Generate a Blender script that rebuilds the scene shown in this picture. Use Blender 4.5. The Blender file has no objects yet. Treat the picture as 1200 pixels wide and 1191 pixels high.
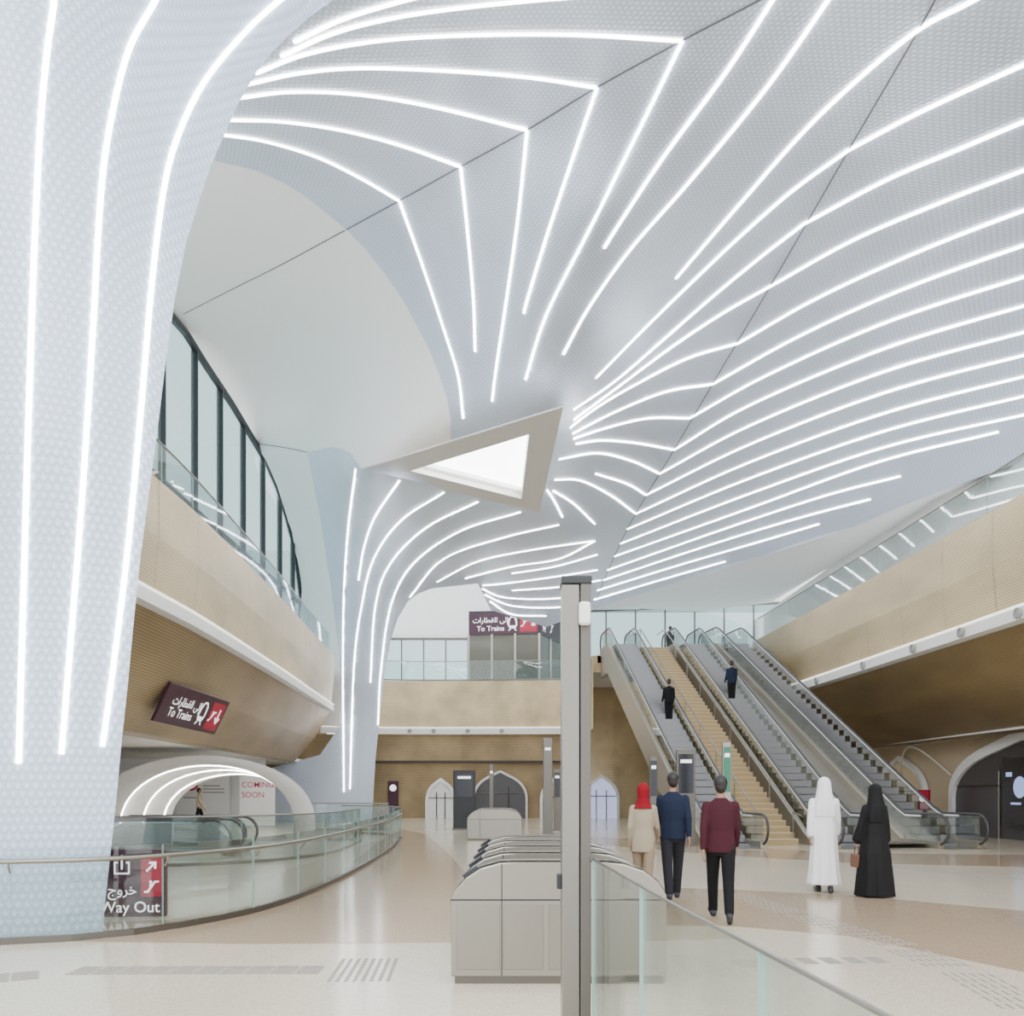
import bpy,bmesh,math,random
import numpy as np
from mathutils import Vector,Matrix
from mathutils.geometry import delaunay_2d_cdt
from mathutils.bvhtree import BVHTree
random.seed(4)
F=1000.;H=1.58;CU=600.;CV=928.
def P(u,v,d): return Vector(((u-CU)*d/F,d,H-(v-CV)*d/F))
def FL(u,v,z=0.):
    return P(u,v,F*(H-z)/(v-CV))
LINK=bpy.context.scene.collection.objects.link
# ---------------- materials ----------------
MATS={}
def pbr(name,col,rough=.5,metal=0.,es=0.,ec=None,spec=.5):
    if name in MATS: return MATS[name]
    m=bpy.data.materials.new(name);m.use_nodes=True
    b=m.node_tree.nodes['Principled BSDF']
    b.inputs['Base Color'].default_value=(*col,1);b.inputs['Roughness'].default_value=rough
    b.inputs['Metallic'].default_value=metal;b.inputs['Specular IOR Level'].default_value=spec
    if es: b.inputs['Emission Color'].default_value=(*(ec or col),1);b.inputs['Emission Strength'].default_value=es
    MATS[name]=m;return m
def nn(nt,t,**k):
    n=nt.nodes.new(t)
    for a,b in k.items(): setattr(n,a,b)
    return n
def hexdist(nt,cell):
    uv=nn(nt,'ShaderNodeUVMap');L=nt.links
    def vm(op,a,b=None):
        n=nn(nt,'ShaderNodeVectorMath',operation=op)
        L.new(a,n.inputs[0])
        if b is not None: n.inputs[1].default_value=b
        return n.outputs[0] if op!='LENGTH' else n.outputs['Value']
    r3=math.sqrt(3)
    p=vm('MULTIPLY',uv.outputs[0],(1/cell,1/cell/r3,0))
    def one(q):
        q=vm('FRACTION',q);q=vm('SUBTRACT',q,(.5,.5,0));q=vm('MULTIPLY',q,(1,r3,0));return vm('LENGTH',q)
    a=one(p);b=one(vm('ADD',p,(.5,.5,0)))
    m=nn(nt,'ShaderNodeMath',operation='MINIMUM');L.new(a,m.inputs[0]);L.new(b,m.inputs[1])
    return m.outputs[0]
def hexmat(name,cell,stops,rough,metal,bump=.4,noise=.0,nscale=1.,nvec=(1,1,1)):
    m=bpy.data.materials.new(name);m.use_nodes=True;nt=m.node_tree
    b=nt.nodes['Principled BSDF'];d=hexdist(nt,cell)
    r=nn(nt,'ShaderNodeValToRGB');els=r.color_ramp.elements
    els[0].position=stops[0][0];els[0].color=(*stops[0][1],1)
    els[1].position=stops[-1][0];els[1].color=(*stops[-1][1],1)
    for p,c in stops[1:-1]:
        e=els.new(p);e.color=(*c,1)
    nt.links.new(d,r.inputs[0]);col=r.outputs[0]
    if noise:
        tc=nn(nt,'ShaderNodeTexCoord');nz=nn(nt,'ShaderNodeTexNoise');nz.inputs['Scale'].default_value=nscale
        nz.inputs['Detail'].default_value=3
        mp=nn(nt,'ShaderNodeMapping');mp.inputs['Scale'].default_value=nvec
        nt.links.new(tc.outputs['Object'],mp.inputs['Vector']);nt.links.new(mp.outputs[0],nz.inputs['Vector'])
        mr=nn(nt,'ShaderNodeMapRange');mr.inputs[1].default_value=.3;mr.inputs[2].default_value=.7;mr.inputs[3].default_value=1-noise;mr.inputs[4].default_value=1+noise
        nt.links.new(nz.outputs[0],mr.inputs[0])
        mx=nn(nt,'ShaderNodeVectorMath',operation='SCALE');nt.links.new(col,mx.inputs[0]);nt.links.new(mr.outputs[0],mx.inputs['Scale']);col=mx.outputs[0]
    nt.links.new(col,b.inputs['Base Color'])
    b.inputs['Roughness'].default_value=rough;b.inputs['Metallic'].default_value=metal
    bp=nn(nt,'ShaderNodeBump');bp.inputs['Strength'].default_value=bump;bp.inputs['Distance'].default_value=.02;bp.invert=True
    nt.links.new(d,bp.inputs['Height']);nt.links.new(bp.outputs[0],b.inputs['Normal'])
    MATS[name]=m;return m
def glassmat(name,tint,gl,body=0.,bodycol=(.8,.9,.9),gmax=.45):
    m=bpy.data.materials.new(name);m.use_nodes=True;nt=m.node_tree;nt.nodes.clear()
    o=nn(nt,'ShaderNodeOutputMaterial');t=nn(nt,'ShaderNodeBsdfTransparent');t.inputs[0].default_value=(*tint,1)
    g=nn(nt,'ShaderNodeBsdfGlossy');g.inputs['Roughness'].default_value=.02
    lw=nn(nt,'ShaderNodeLayerWeight');lw.inputs[0].default_value=.25
    mr=nn(nt,'ShaderNodeMapRange');mr.inputs[3].default_value=gl;mr.inputs[4].default_value=gmax
    nt.links.new(lw.outputs['Fresnel'],mr.inputs[0])
    mx=nn(nt,'ShaderNodeMixShader');nt.links.new(mr.outputs[0],mx.inputs[0]);nt.links.new(t.outputs[0],mx.inputs[1]);nt.links.new(g.outputs[0],mx.inputs[2])
    out=mx.outputs[0]
    if body:
        df=nn(nt,'ShaderNodeBsdfDiffuse');df.inputs[0].default_value=(*bodycol,1)
        m2=nn(nt,'ShaderNodeMixShader');m2.inputs[0].default_value=body
        nt.links.new(out,m2.inputs[1]);nt.links.new(df.outputs[0],m2.inputs[2]);out=m2.outputs[0]
    nt.links.new(out,o.inputs[0]);MATS[name]=m;return m
VAULT=hexmat('vault_panels',.11,[(0,(.80,.86,.96)),(.28,(.68,.76,.89)),(.44,(.47,.55,.70)),(.56,(.72,.80,.93))],.36,.08,.55,.06,.35)
VAULTC=hexmat('column_panels',.105,[(0,(.74,.84,.98)),(.26,(.62,.73,.90)),(.42,(.44,.55,.73)),(.56,(.66,.77,.94))],.33,.08,.7,.06,.35)
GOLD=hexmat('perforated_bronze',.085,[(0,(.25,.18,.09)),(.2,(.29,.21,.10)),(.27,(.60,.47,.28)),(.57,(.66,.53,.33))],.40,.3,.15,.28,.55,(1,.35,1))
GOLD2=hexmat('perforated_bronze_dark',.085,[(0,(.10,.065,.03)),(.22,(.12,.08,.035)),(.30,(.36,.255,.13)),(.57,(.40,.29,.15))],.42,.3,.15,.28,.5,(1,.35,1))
PLASTER=pbr('white_plaster',(.95,.95,.94),.75)
WHITE=pbr('white_paint',(.87,.87,.86),.5)
BAND=pbr('white_band_panel',(.80,.80,.78),.35)
STRIP=pbr('strip_light',(1,1,1),.5,es=15.,ec=(1,1,1))
BANDL=pbr('band_light',(1,1,1),.5,es=1.5,ec=(1,.98,.94))
SKY=pbr('skylight_glow',(1,1,1),.5,es=9,ec=(.97,.99,1))
STEEL=pbr('brushed_steel',(.30,.285,.25),.30,.95)
STEELD=pbr('dark_steel',(.15,.14,.125),.35,.85)
STEELL=pbr('satin_steel_panel',(.33,.31,.27),.34,.92)
FRAMEM=pbr('frame_champagne',(.72,.70,.67),.45,.05)
DARK=pbr('dark_metal',(.03,.032,.036),.4,.3)
RUB=pbr('handrail_rubber',(.05,.05,.055),.35)
SEAM=pbr('seam_dark',(.16,.17,.20),.8)  # flat dark grey of the vault joint lines
MAROON=pbr('maroon_sign',(.05,.011,.028),.4)
RED=pbr('signal_red',(.42,.01,.04),.45,es=.05)
SWH=pbr('sign_white',(.95,.95,.95),.5,es=1.2,ec=(1,1,1))
GREEN=pbr('sign_green',(.04,.22,.14),.4)
SCREEN=pbr('screen_dark',(.02,.022,.03),.15)
SCRB=pbr('screen_blue',(.25,.35,.6),.3,es=.9,ec=(.35,.45,.8))
GLASS=glassmat('clear_glass',(.90,.945,.935),.05)
GEDGE=pbr('glass_edge',(.38,.58,.54),.2)
WGLASS=glassmat('window_glass',(.50,.66,.67),.15,.22,(.46,.65,.67),.5)
WOOD=pbr('stair_bronze',(.40,.30,.16),.45,.2)
TREAD=pbr('stair_tread',(.56,.45,.29),.5)
STEPM=pbr('escalator_step',(.28,.285,.30),.45,.5)
TACT=pbr('tactile_grey',(.30,.28,.26),.5)
LOWW=pbr('beige_wall',(.60,.49,.34),.55)
def floormat(name,c1,c2,rough=.15):
    m=bpy.data.materials.new(name);m.use_nodes=True;nt=m.node_tree;b=nt.nodes['Principled BSDF']
    tc=nn(nt,'ShaderNodeTexCoord');v=nn(nt,'ShaderNodeTexNoise');v.inputs['Scale'].default_value=55;v.inputs['Detail'].default_value=4
    v2=nn(nt,'ShaderNodeTexNoise');v2.inputs['Scale'].default_value=.35
    r=nn(nt,'ShaderNodeValToRGB');r.color_ramp.elements[0].position=.38;r.color_ramp.elements[1].position=.62
    r.color_ramp.elements[0].color=(*c1,1);r.color_ramp.elements[1].color=(*c2,1)
    nt.links.new(tc.outputs['Object'],v.inputs[0]);nt.links.new(tc.outputs['Object'],v2.inputs[0])
    nt.links.new(v.outputs[0],r.inputs[0])
    mr=nn(nt,'ShaderNodeMapRange');mr.inputs[3].default_value=.90;mr.inputs[4].default_value=1.07
    nt.links.new(v2.outputs[0],mr.inputs[0])
    s=nn(nt,'ShaderNodeVectorMath',operation='SCALE');nt.links.new(r.outputs[0],s.inputs[0]);nt.links.new(mr.outputs[0],s.inputs['Scale'])
    nt.links.new(s.outputs[0],b.inputs['Base Color']);b.inputs['Roughness'].default_value=rough
    b.inputs['Specular IOR Level'].default_value=.6
    return m
FCREAM=floormat('terrazzo_cream',(.58,.51,.39),(.72,.65,.52))
FTAN=floormat('terrazzo_tan',(.37,.275,.185),(.47,.36,.255))
# ---------------- object helpers ----------------
def tag(o,label=None,cat=None,group=None,kind=None):
    if label:o['label']=label
    if cat:o['category']=cat
    if group:o['group']=group
    if kind:o['kind']=kind
    return o
def empty(name,loc,label,cat,group=None):
    o=bpy.data.objects.new(name,None);o.location=loc;o.empty_display_size=.2;LINK(o)
    return tag(o,label,cat,group)
def mk(name,V,Fc,mat,par=None,smooth=False,uv=None,label=None,cat=None,group=None,kind=None,mats=None,fm=None):
    V=[Vector(v) for v in V]
    if par is None:
        xs=[v.x for v in V];ys=[v.y for v in V];zs=[v.z for v in V]
        o0=Vector(((min(xs)+max(xs))/2,(min(ys)+max(ys))/2,min(zs)))
    else: o0=Vector(par.location)
    me=bpy.data.meshes.new(name);me.from_pydata([v-o0 for v in V],[],[list(f) for f in Fc])
    for m in (mats or [mat]): me.materials.append(m)
    if fm:
        for p,i in zip(me.polygons,fm): p.material_index=i
    if smooth: me.polygons.foreach_set('use_smooth',[True]*len(me.polygons))
    if uv:
        ul=me.uv_layers.new(name='UVMap')
        for lp in me.loops: ul.data[lp.index].uv=uv[lp.vertex_index]
    me.update()
    o=bpy.data.objects.new(name,me);LINK(o)
    if par is not None:
        o.parent=par
        if label:o['label']=label
    else:
        o.location=o0;tag(o,label,cat,group,kind)
    return o
class G:
    def __init__(s): s.v=[];s.f=[]
    def add(s,V,Fc):
        n=len(s.v);s.v+= [Vector(v) for v in V];s.f+=[[i+n for i in f] for f in Fc];return s
def box(x0,x1,y0,y1,z0,z1):
    return [(x0,y0,z0),(x1,y0,z0),(x1,y1,z0),(x0,y1,z0),(x0,y0,z1),(x1,y0,z1),(x1,y1,z1),(x0,y1,z1)],[(0,3,2,1),(4,5,6,7),(0,1,5,4),(1,2,6,5),(2,3,7,6),(3,0,4,7)]
def bev(V,Fc,w=.01,seg=2):
    bm=bmesh.new();vs=[bm.verts.new(v) for v in V]
    for f in Fc: bm.faces.new([vs[i] for i in f])
    bmesh.ops.bevel(bm,geom=bm.edges[:],offset=w,segments=seg,affect='EDGES',profile=.5)
    bm.verts.ensure_lookup_table();bm.verts.index_update()
    r=[v.co.copy() for v in bm.verts],[[v.index for v in f.verts] for f in bm.faces];bm.free();return r
def prism(poly,fn,a,b):
    n=len(poly);V=[fn(p,q,a) for p,q in poly]+[fn(p,q,b) for p,q in poly]
    Fc=[list(range(n))[::-1],list(range(n,2*n))]+[[i,(i+1)%n,n+(i+1)%n,n+i] for i in range(n)]
    return V,Fc
def tube(pts,r,n=8):
    pts=[Vector(p) for p in pts];V=[];Fc=[];prev=None
    N=len(pts)
    for i,p in enumerate(pts):
        t=(pts[min(i+1,N-1)]-pts[max(i-1,0)]).normalized()
        if prev is None:
            a=Vector((0,0,1)) if abs(t.z)<.9 else Vector((1,0,0))
            x=t.cross(a).normalized()
        else: x=(prev-t*prev.dot(t)).normalized()
        prev=x;y=t.cross(x)
        rr=r[i] if isinstance(r,(list,tuple)) else r
        for k in range(n):
            q=2*math.pi*k/n;V.append(p+x*rr*math.cos(q)+y*rr*math.sin(q))
    for i in range(N-1):
        for k in range(n):
            Fc.append([i*n+k,i*n+(k+1)%n,(i+1)*n+(k+1)%n,(i+1)*n+k])
    Fc.append(list(range(n))[::-1]);Fc.append([(N-1)*n+k for k in range(n)]);return V,Fc
def cat(pts,n=8):
    A=[Vector(p) for p in pts]
    if len(A)==2: return [A[0].lerp(A[1],i/n) for i in range(n+1)]
    A=[A[0]*2-A[1]]+A+[A[-1]*2-A[-2]];out=[]
    for i in range(1,len(A)-2):
        p0,p1,p2,p3=A[i-1],A[i],A[i+1],A[i+2]
        for k in range(n):
            t=k/n;out.append(.5*((2*p1)+(p2-p0)*t+(2*p0-5*p1+4*p2-p3)*t*t+(3*p1-p0-3*p2+p3)*t**3))
    out.append(A[-2]);return out
# ---------------- camera / world ----------------
cam=bpy.data.cameras.new('camera');co=bpy.data.objects.new('camera',cam);LINK(co)
co.location=(0,0,H);co.rotation_euler=(math.radians(90),0,0);cam.sensor_width=36;cam.lens=30.0
cam.shift_y=(CV-595.5)/1200;cam.clip_end=300;bpy.context.scene.camera=co
w=bpy.data.worlds.new('world');bpy.context.scene.world=w;w.use_nodes=True
w.node_tree.nodes['Background'].inputs[0].default_value=(.95,.975,1,1);w.node_tree.nodes['Background'].inputs[1].default_value=2.7
# ---------------- fields ----------------
class TPS:
    def __init__(s,C):
        C=np.array(C,float);s.X=C[:,:2]/1000;n=len(C)
        K=s.k(s.X,s.X)+np.eye(n)*1e-6;Pm=np.c_[np.ones(n),s.X]
        A=np.zeros((n+3,n+3));A[:n,:n]=K;A[:n,n:]=Pm;A[n:,:n]=Pm.T
        s.w=np.linalg.solve(A,np.r_[C[:,2],0,0,0])
    def k(s,a,b):
        r=np.sqrt(((a[:,None]-b[None])**2).sum(-1))+1e-9;return r*r*np.log(r)
    def __call__(s,pts):
        p=np.array(pts,float)/1000;return s.k(p,s.X)@s.w[:-3]+np.c_[np.ones(len(p)),p]@s.w[-3:]
def inpoly(pt,poly):
    x,y=pt;c=False;n=len(poly)
    for i in range(n):
        x1,y1=poly[i];x2,y2=poly[i-1]
        if (y1>y)!=(y2>y) and x<(x2-x1)*(y-y1)/(y2-y1)+x1:c=not c
    return c
def patch(poly,field,step):
    B=[]
    n=len(poly)
    for i in range(n):
        a=Vector(poly[i]);b=Vector(poly[(i+1)%n]);k=max(1,int((b-a).length/step))
        for j in range(k): B.append(a.lerp(b,j/k))
    pts=list(B);xs=[p.x for p in B];ys=[p.y for p in B]
    y=min(ys);row=0
    tup=[(p.x,p.y) for p in B]
    Ba=np.array(tup)
    while y<max(ys):
        x=min(xs)+(step/2 if row%2 else 0)
        while x<max(xs):
            if inpoly((x,y),tup) and ((Ba-np.array([x,y]))**2).sum(1).min()>(step*.5)**2: pts.append(Vector((x,y)))
            x+=step
        y+=step*.87;row+=1
    E=[(i,(i+1)%len(B)) for i in range(len(B))]
    r=delaunay_2d_cdt(pts,E,[list(range(len(B)))],1,1e-4)
    vs=[(v.x,v.y) for v in r[0]];D=field(vs)
    return vs,[P(u,v,d) for (u,v),d in zip(vs,D)],[list(f)[::-1] for f in r[2]]
MAINC=[(423,549,30.1),(660,475,25.2),(632,599,34.7),(528,516,27.7),(646,537,29.2),(528,574,32.3),
(412,532,31),(388,524,33),(360,530,36),(374,600,41),(388,690,44),(398,770,45),(399,850,45),(316,965,45),(318,900,45),(436,965,45),(440,890,45),(447,820,45),(458,750,44.5),(478,705,43.6),
(420,680,43),(420,800,44.6),(440,610,36.5),(520,640,38.5),(560,684,46),(640,735,50),(575,715,48),(695,715,48),(697,632,38.5),(600,655,41),
(1085,20,14),(995,175,18.5),(905,335,24),(835,450,28),(790,530,31.5),(745,602,36),(705,685,45),
(672,480,26.8),(672,520,29),(655,560,31.8),(600,300,22),(560,450,25.6),(500,300,24),(700,250,19.5),(690,380,22.8),(760,380,25),(640,430,23.8),(720,470,27.5),
(890,0,14.5),(800,47,15.5),(700,102,17.5),(618,152,19.5),(540,195,21),(468,235,22.5),(405,268,24.5),
(300,95,17),(400,20,14.3),(500,0,13.8),(262,158,20),(250,188,21.5),
(1200,75,14.5),(1200,200,17),(1200,300,19.5),(1200,418,23.5),(1200,540,28.5),(1060,592,33),(1000,618,36),(900,650,40.5),(800,680,44),(1040,400,25.5),(1000,280,21.5),
(1400,-200,9.5),(1400,300,19),(1400,460,25),(900,-200,10.5),(400,-200,10.5),(150,150,20.5),(150,-100,14.5),
(200,368,30),(300,520,40),(352,695,48.4),(300,300,27),(450,420,29),(360,480,36),(345,600,44)]
main=TPS(MAINC)
vault_poly=[(405,268),(430,294),(450,320),(472,351),(490,385),(504,412),(515,440),(524,468),(528,490),(528,516),(660,475),(632,599),(423,549),(412,532),(400,526),(388,524),(360,530),(366,560),(374,600),(381,645),(388,690),(393,730),(398,770),(399,850),(375,885),(318,900),(316,965),(436,965),(438,925),(440,890),(447,820),(451,785),(458,750),(466,725),(478,705),(490,696),(505,690),(560,684),(575,715),(640,735),(695,715),(800,680),(900,650),(1000,618),(1060,592),(1200,540),(1400,460),(1400,-200),(400,-200),(150,-100),(150,150),(250,188),(300,200),(332,214),(360,232)]
vs,V3,Fc=patch(vault_poly,main,13)
uvs=[(q.x,q.y-q.z) for q in V3]
vault=mk('ceiling',V3,Fc,VAULT,smooth=True,uv=uvs,label='pale blue-grey perforated vaulted ceiling flowing into a column',kind='structure')
VB=BVHTree.FromPolygons([tuple(v) for v in V3],Fc)
white_poly=[(150,150),(250,188),(300,200),(332,214),(360,232),(405,268),(430,294),(450,320),(472,351),(490,385),(504,412),(515,440),(524,468),(528,490),(528,516),(423,549),(412,532),(400,526),(388,524),(360,530),(366,560),(374,600),(381,645),(388,690),(393,730),(398,770),(399,850),(352,850),(352,695),(345,640),(336,605),(325,570),(313,542),(300,520),(270,470),(240,425),(215,385),(200,368),(100,300)]
vsw,VW,FW=patch(white_poly,main,14)
mk('ceiling',VW,FW,PLASTER,smooth=True,label='smooth white plaster curved ceiling soffit',kind='structure')
WB=BVHTree.FromPolygons([tuple(v) for v in VW],FW)
colf=TPS([(120,1095,9.46),(60,1102,9.2),(0,1105,9.1),(-250,1085,10.1),(140,900,9.5),(0,900,9.05),(185,500,9.7),(90,500,9.15),(0,500,8.95),(-250,500,10.),(235,230,10.4),(120,230,9.3),(0,230,8.8),(300,85,11.3),(390,0,12.3),(0,0,8.6),(180,0,10.),(0,-150,8.7),(200,-150,9.9),(-250,-150,9.6),(450,-60,11.6),(480,-150,10.9)])
edge=[(120,1095),(124,1050),(135,950),(142,875),(150,800),(157,725),(165,650),(175,575),(185,500),(194,425),(205,350),(218,285),(235,230),(247,195),(262,160),(280,120),(300,85),(320,60),(340,40),(365,18),(390,0),(420,-28),(450,-60),(480,-150)]
cpoly=edge+[(200,-150),(-250,-150),(-250,1085),(-120,1098),(0,1102),(60,1100)]
vsc,VC,FC=patch(cpoly,colf,14)
cole=empty('column',(-6.2,9.3,0),'pale blue-grey perforated column flaring up into the vault','column')
uvc=[(q.x*1.15+q.y*.4,q.z+max(0,q.y-9.5)*.8) for q in VC]
mk('shaft',VC,FC,VAULTC,par=cole,smooth=True,uv=uvc)
CB=BVHTree.FromPolygons([tuple(v) for v in VC],FC)
E3=[P(u,v,d) for (u,v),d in zip(edge,colf(edge))]
bk=[p+Vector((-1.4,.9,.095*p.z)) for p in E3];V=[];uvr=[]
for a,b in zip(E3,bk): V+=[a,b];uvr+=[(0,a.z),(1.5,a.z)]
mk('column_side',V,[[2*i,2*i+1,2*i+3,2*i+2] for i in range(len(E3)-1)],VAULTC,par=cole,smooth=True,uv=uvr)
def ray(bvh,u,v):
    o=Vector((0,0,H));d=(P(u,v,10.)-o).normalized();h=bvh.ray_cast(o,d)
    if h[0] is None: return None
    n=h[1]
    if n.dot(d)>0:n=-n
    return h[0],n
def strip(pts,bvh,wd=.058,name='light_strip',mat=None,group='linear ceiling lights',kw=None,th=.035,res=7):
    Q=cat([Vector((a,b,0)) for a,b in pts],res);S=[]
    for q in Q:
        h=ray(bvh,q.x,q.y)
        if h is None:
            h=bvh.find_nearest(P(q.x,q.y,float(main([(q.x,q.y)])[0])))
            if h[0] is None: continue
            n=h[1]
            d=(h[0]-Vector((0,0,H)))
            if n.dot(d)>0:n=-n
            h=(h[0],n)
        S.append(h)
    if len(S)<2:return
    V=[];Fc=[]
    for i,(p,n) in enumerate(S):
        t=(S[min(i+1,len(S)-1)][0]-S[max(0,i-1)][0]).normalized();b=t.cross(n).normalized()
        for sx,sn in((-1,-.5),(-1,1),(1,1),(1,-.5)): V.append(p+b*wd/2*sx+n*th*sn)
    for i in range(len(S)-1):
        for k in range(3): Fc.append([4*i+k,4*i+(k+1),4*i+4+(k+1),4*i+4+k])
    m=4*(len(S)-1);Fc+=[[3,2,1,0],[m,m+1,m+2,m+3]]
    kw=kw or dict(label='slim white linear light set into the vault panels',cat='light')
    return mk(name,V,Fc,mat or STRIP,group=group,**kw)
for s in [[(65,-60),(63,0),(55,60),(47,150),(40,300),(34,480),(28,690),(22,895)],
 [(205,-50),(182,0),(150,60),(128,150),(117,240),(108,400),(95,600),(83,750),(72,884)],
 [(390,-45),(328,0),(285,40),(240,95),(210,155),(192,220),(178,330),(165,480),(150,640),(133,780),(120,875)]]:
    strip(s,CB,.054,group='column lights',kw=dict(label='slim white linear light running down the column',cat='light'),th=.02)
SL=[[(330,65),(390,38),(460,20),(540,8),(640,-2),(700,-6)],[(345,48),(400,22),(460,3),(520,-12)],
[(300,85),(360,62),(450,46),(560,40),(680,40),(800,47)],[(290,98),(350,85),(420,79),(520,82),(620,90),(700,102)],
[(280,114),(340,107),(420,110),(510,125),(618,152)],[(268,140),(330,142),(400,152),(470,170),(540,195)],[(258,157),(310,165),(370,183),(420,207),(468,235)],
[(468,235),(495,310),(520,385),(537,440),(543,490)],[(540,195),(548,270),(555,350),(557,412)],[(618,152),(608,250),(594,350),(582,430),(577,470)],
[(700,102),(670,190),(640,280),(620,345),(614,367)],[(800,47),(750,150),(690,270),(640,370),(616,445)],[(930,-40),(905,0),(850,85),(780,180),(730,255),(708,290)],
[(1000,-45),(970,0),(900,100),(810,210),(740,290),(690,360),(660,415)],
[(1230,-50),(1140,0),(1068,40),(960,135),(870,235),(792,326)],
[(995,175),(930,222),(868,276),(806,335),(750,390),(698,443)],[(942,262),(890,302),(832,350),(775,400),(720,447),(672,480)],[(903,335),(845,368),(785,408),(726,452),(672,492)],
[(865,402),(805,420),(742,452),(700,477),(668,501)],[(835,450),(780,459),(722,482),(671,508)],[(808,490),(760,490),(715,500),(672,514)],[(790,527),(745,519),(705,516),(675,520)],
[(773,555),(740,540),(700,531),(655,538)],[(757,580),(735,567),(698,555)],[(745,602),(715,580),(680,563),(650,562)],[(697,614),(672,590),(648,575)],[(659,606),(650,588),(641,574)],
[(995,175),(1080,130),(1200,75),(1260,50)],[(942,262),(1040,210),(1120,176),(1200,142),(1260,118)],[(903,335),(1000,281),(1100,238),(1200,199),(1260,177)],
[(865,402),(960,348),(1080,293),(1200,246),(1260,226)],[(835,450),(940,392),(1060,338),(1200,287),(1260,268)],[(808,490),(900,439),(1040,377),(1200,324),(1260,306)],
[(790,527),(880,474),(1040,407),(1200,358),(1260,341)],[(773,555),(880,498),(1040,434),(1200,389),(1260,373)],[(757,580),(880,520),(1040,459),(1200,416),(1260,401)],
[(745,602),(880,541),(1040,483),(1200,441),(1260,427)],[(735,620),(880,560),(1040,504),(1200,464),(1260,450)],[(727,637),(880,578),(1040,523),(1200,486),(1260,473)],
[(720,652),(880,595),(1030,541),(1170,506)],[(712,668),(860,616),(970,580),(1055,558)],[(707,680),(840,636),(940,606),(1020,585)],[(700,692),(800,661),(900,632),(960,614)],[(696,703),(780,678),(850,658)],
[(417,550),(408,620),(403,700),(402,800),(403,928)],[(468,563),(440,605),(427,640),(420,680)],[(520,577),(470,610),(438,655),(424,710),(415,780),(410,925)],
[(560,588),(500,618),(458,660),(440,710),(434,800)],[(610,600),(540,622),(485,660),(458,710),(446,790),(443,850)],[(655,615),(590,630),(520,655),(480,700)],
[(695,634),(620,645),(560,658),(512,682)],[(697,634),(655,655),(600,664),(545,678)],[(700,650),(650,664),(600,672)],
[(565,690),(590,700),(640,702),(690,697)],[(568,697),(600,710),(650,712),(692,707)],[(574,705),(600,720),(640,722)],[(700,668),(650,676),(590,684),(566,686)],[(704,680),(655,688),(600,692)]]
for s in SL: strip(s,VB)
def seam(pts,bvh,i):
    strip(pts,bvh,.03,'trim_%d'%i,SEAM,None,dict(label='thin dark joint line between vault panels',kind='structure'),.014,8)
seam([(960,-40),(890,0),(800,47),(700,102),(618,152),(540,195),(468,235),(406,269)],VB,1)
seam([(404,270),(330,310),(270,340),(215,368)],WB,2)
seam([(1120,-50),(1085,20),(995,175),(903,335),(835,450),(790,527),(745,602),(720,652),(700,700)],VB,3)
seam([(300,520),(330,524),(360,530)],WB,4)
def tri_frame():
    O=[P(423,549,30.1),P(660,475,25.2),P(632,599,34.7)]
    for o in O:o.z=13.0
    zi=13.02
    def pl(u,v): 
        d=(zi-H)*F/(CV-v);return P(u,v,d)
    I=[pl(481,550),pl(620,507),pl(611,583)]
    e=empty('skylight',(sum((o for o in O),Vector())/3),'triangular skylight opening with flat champagne frame','skylight')
    up=Vector((0,0,.25));V=[];
    for s in (Vector((0,0,-.06)),up): V+=[p+s for p in O]+[p+s for p in I]
    Fc=[]
    for i in range(3):
        j=(i+1)%3;Fc+=[[i,j,3+j,3+i],[6+i,6+3+i,6+3+j,6+j],[i,6+i,6+j,j],[3+i,3+j,9+j,9+i]]
    mk('frame',V,Fc,FRAMEM,par=e)
    V=[p+Vector((0,0,.1)) for p in I]+[p+Vector((0,0,.4)) for p in I]
    mk('shaft_lining',V,[[i,(i+1)%3,3+(i+1)%3,3+i] for i in range(3)],WHITE,par=e)
    mk('glazing',V[3:],[[0,1,2]],SKY,par=e)
tri_frame()
# ---------------- floor ----------------
V,Fc=box(-40,40,-6,70,-.3,0);mk('floor',V,Fc,FCREAM,label='polished cream terrazzo concourse floor',kind='structure')
def inlay(poly,i,mat=FTAN,label='tan terrazzo band inlaid in the floor'):
    pts=[FL(u,v) for u,v in poly];pts=[Vector((p.x,p.y,0)) for p in pts];n=len(pts)
    V=[p+Vector((0,0,.003)) for p in pts]+[p+Vector((0,0,-.02)) for p in pts]
    Fc=[list(range(n))]+[[k,n+k,n+(k+1)%n,(k+1)%n] for k in range(n)]
    mk('trim_%d'%i,V,Fc,mat,label=label,kind='structure')
inlay([(-500,1092),(0,1103),(300,1107),(640,1104),(560,1040),(525,1000),(500,978),(470,972),(440,990),(395,1025),(330,1055),(200,1078),(0,1088),(-500,1070)],10)
inlay([(690,1084),(860,1086),(1000,1098),(1200,1140),(1500,1200),(1500,1110),(1200,1068),(1000,1050),(860,1043),(760,1040)],11)
inlay([(640,985),(850,1003),(1000,1012),(1250,1018),(1250,1003),(1000,1000),(850,992),(640,976)],12)
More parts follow.
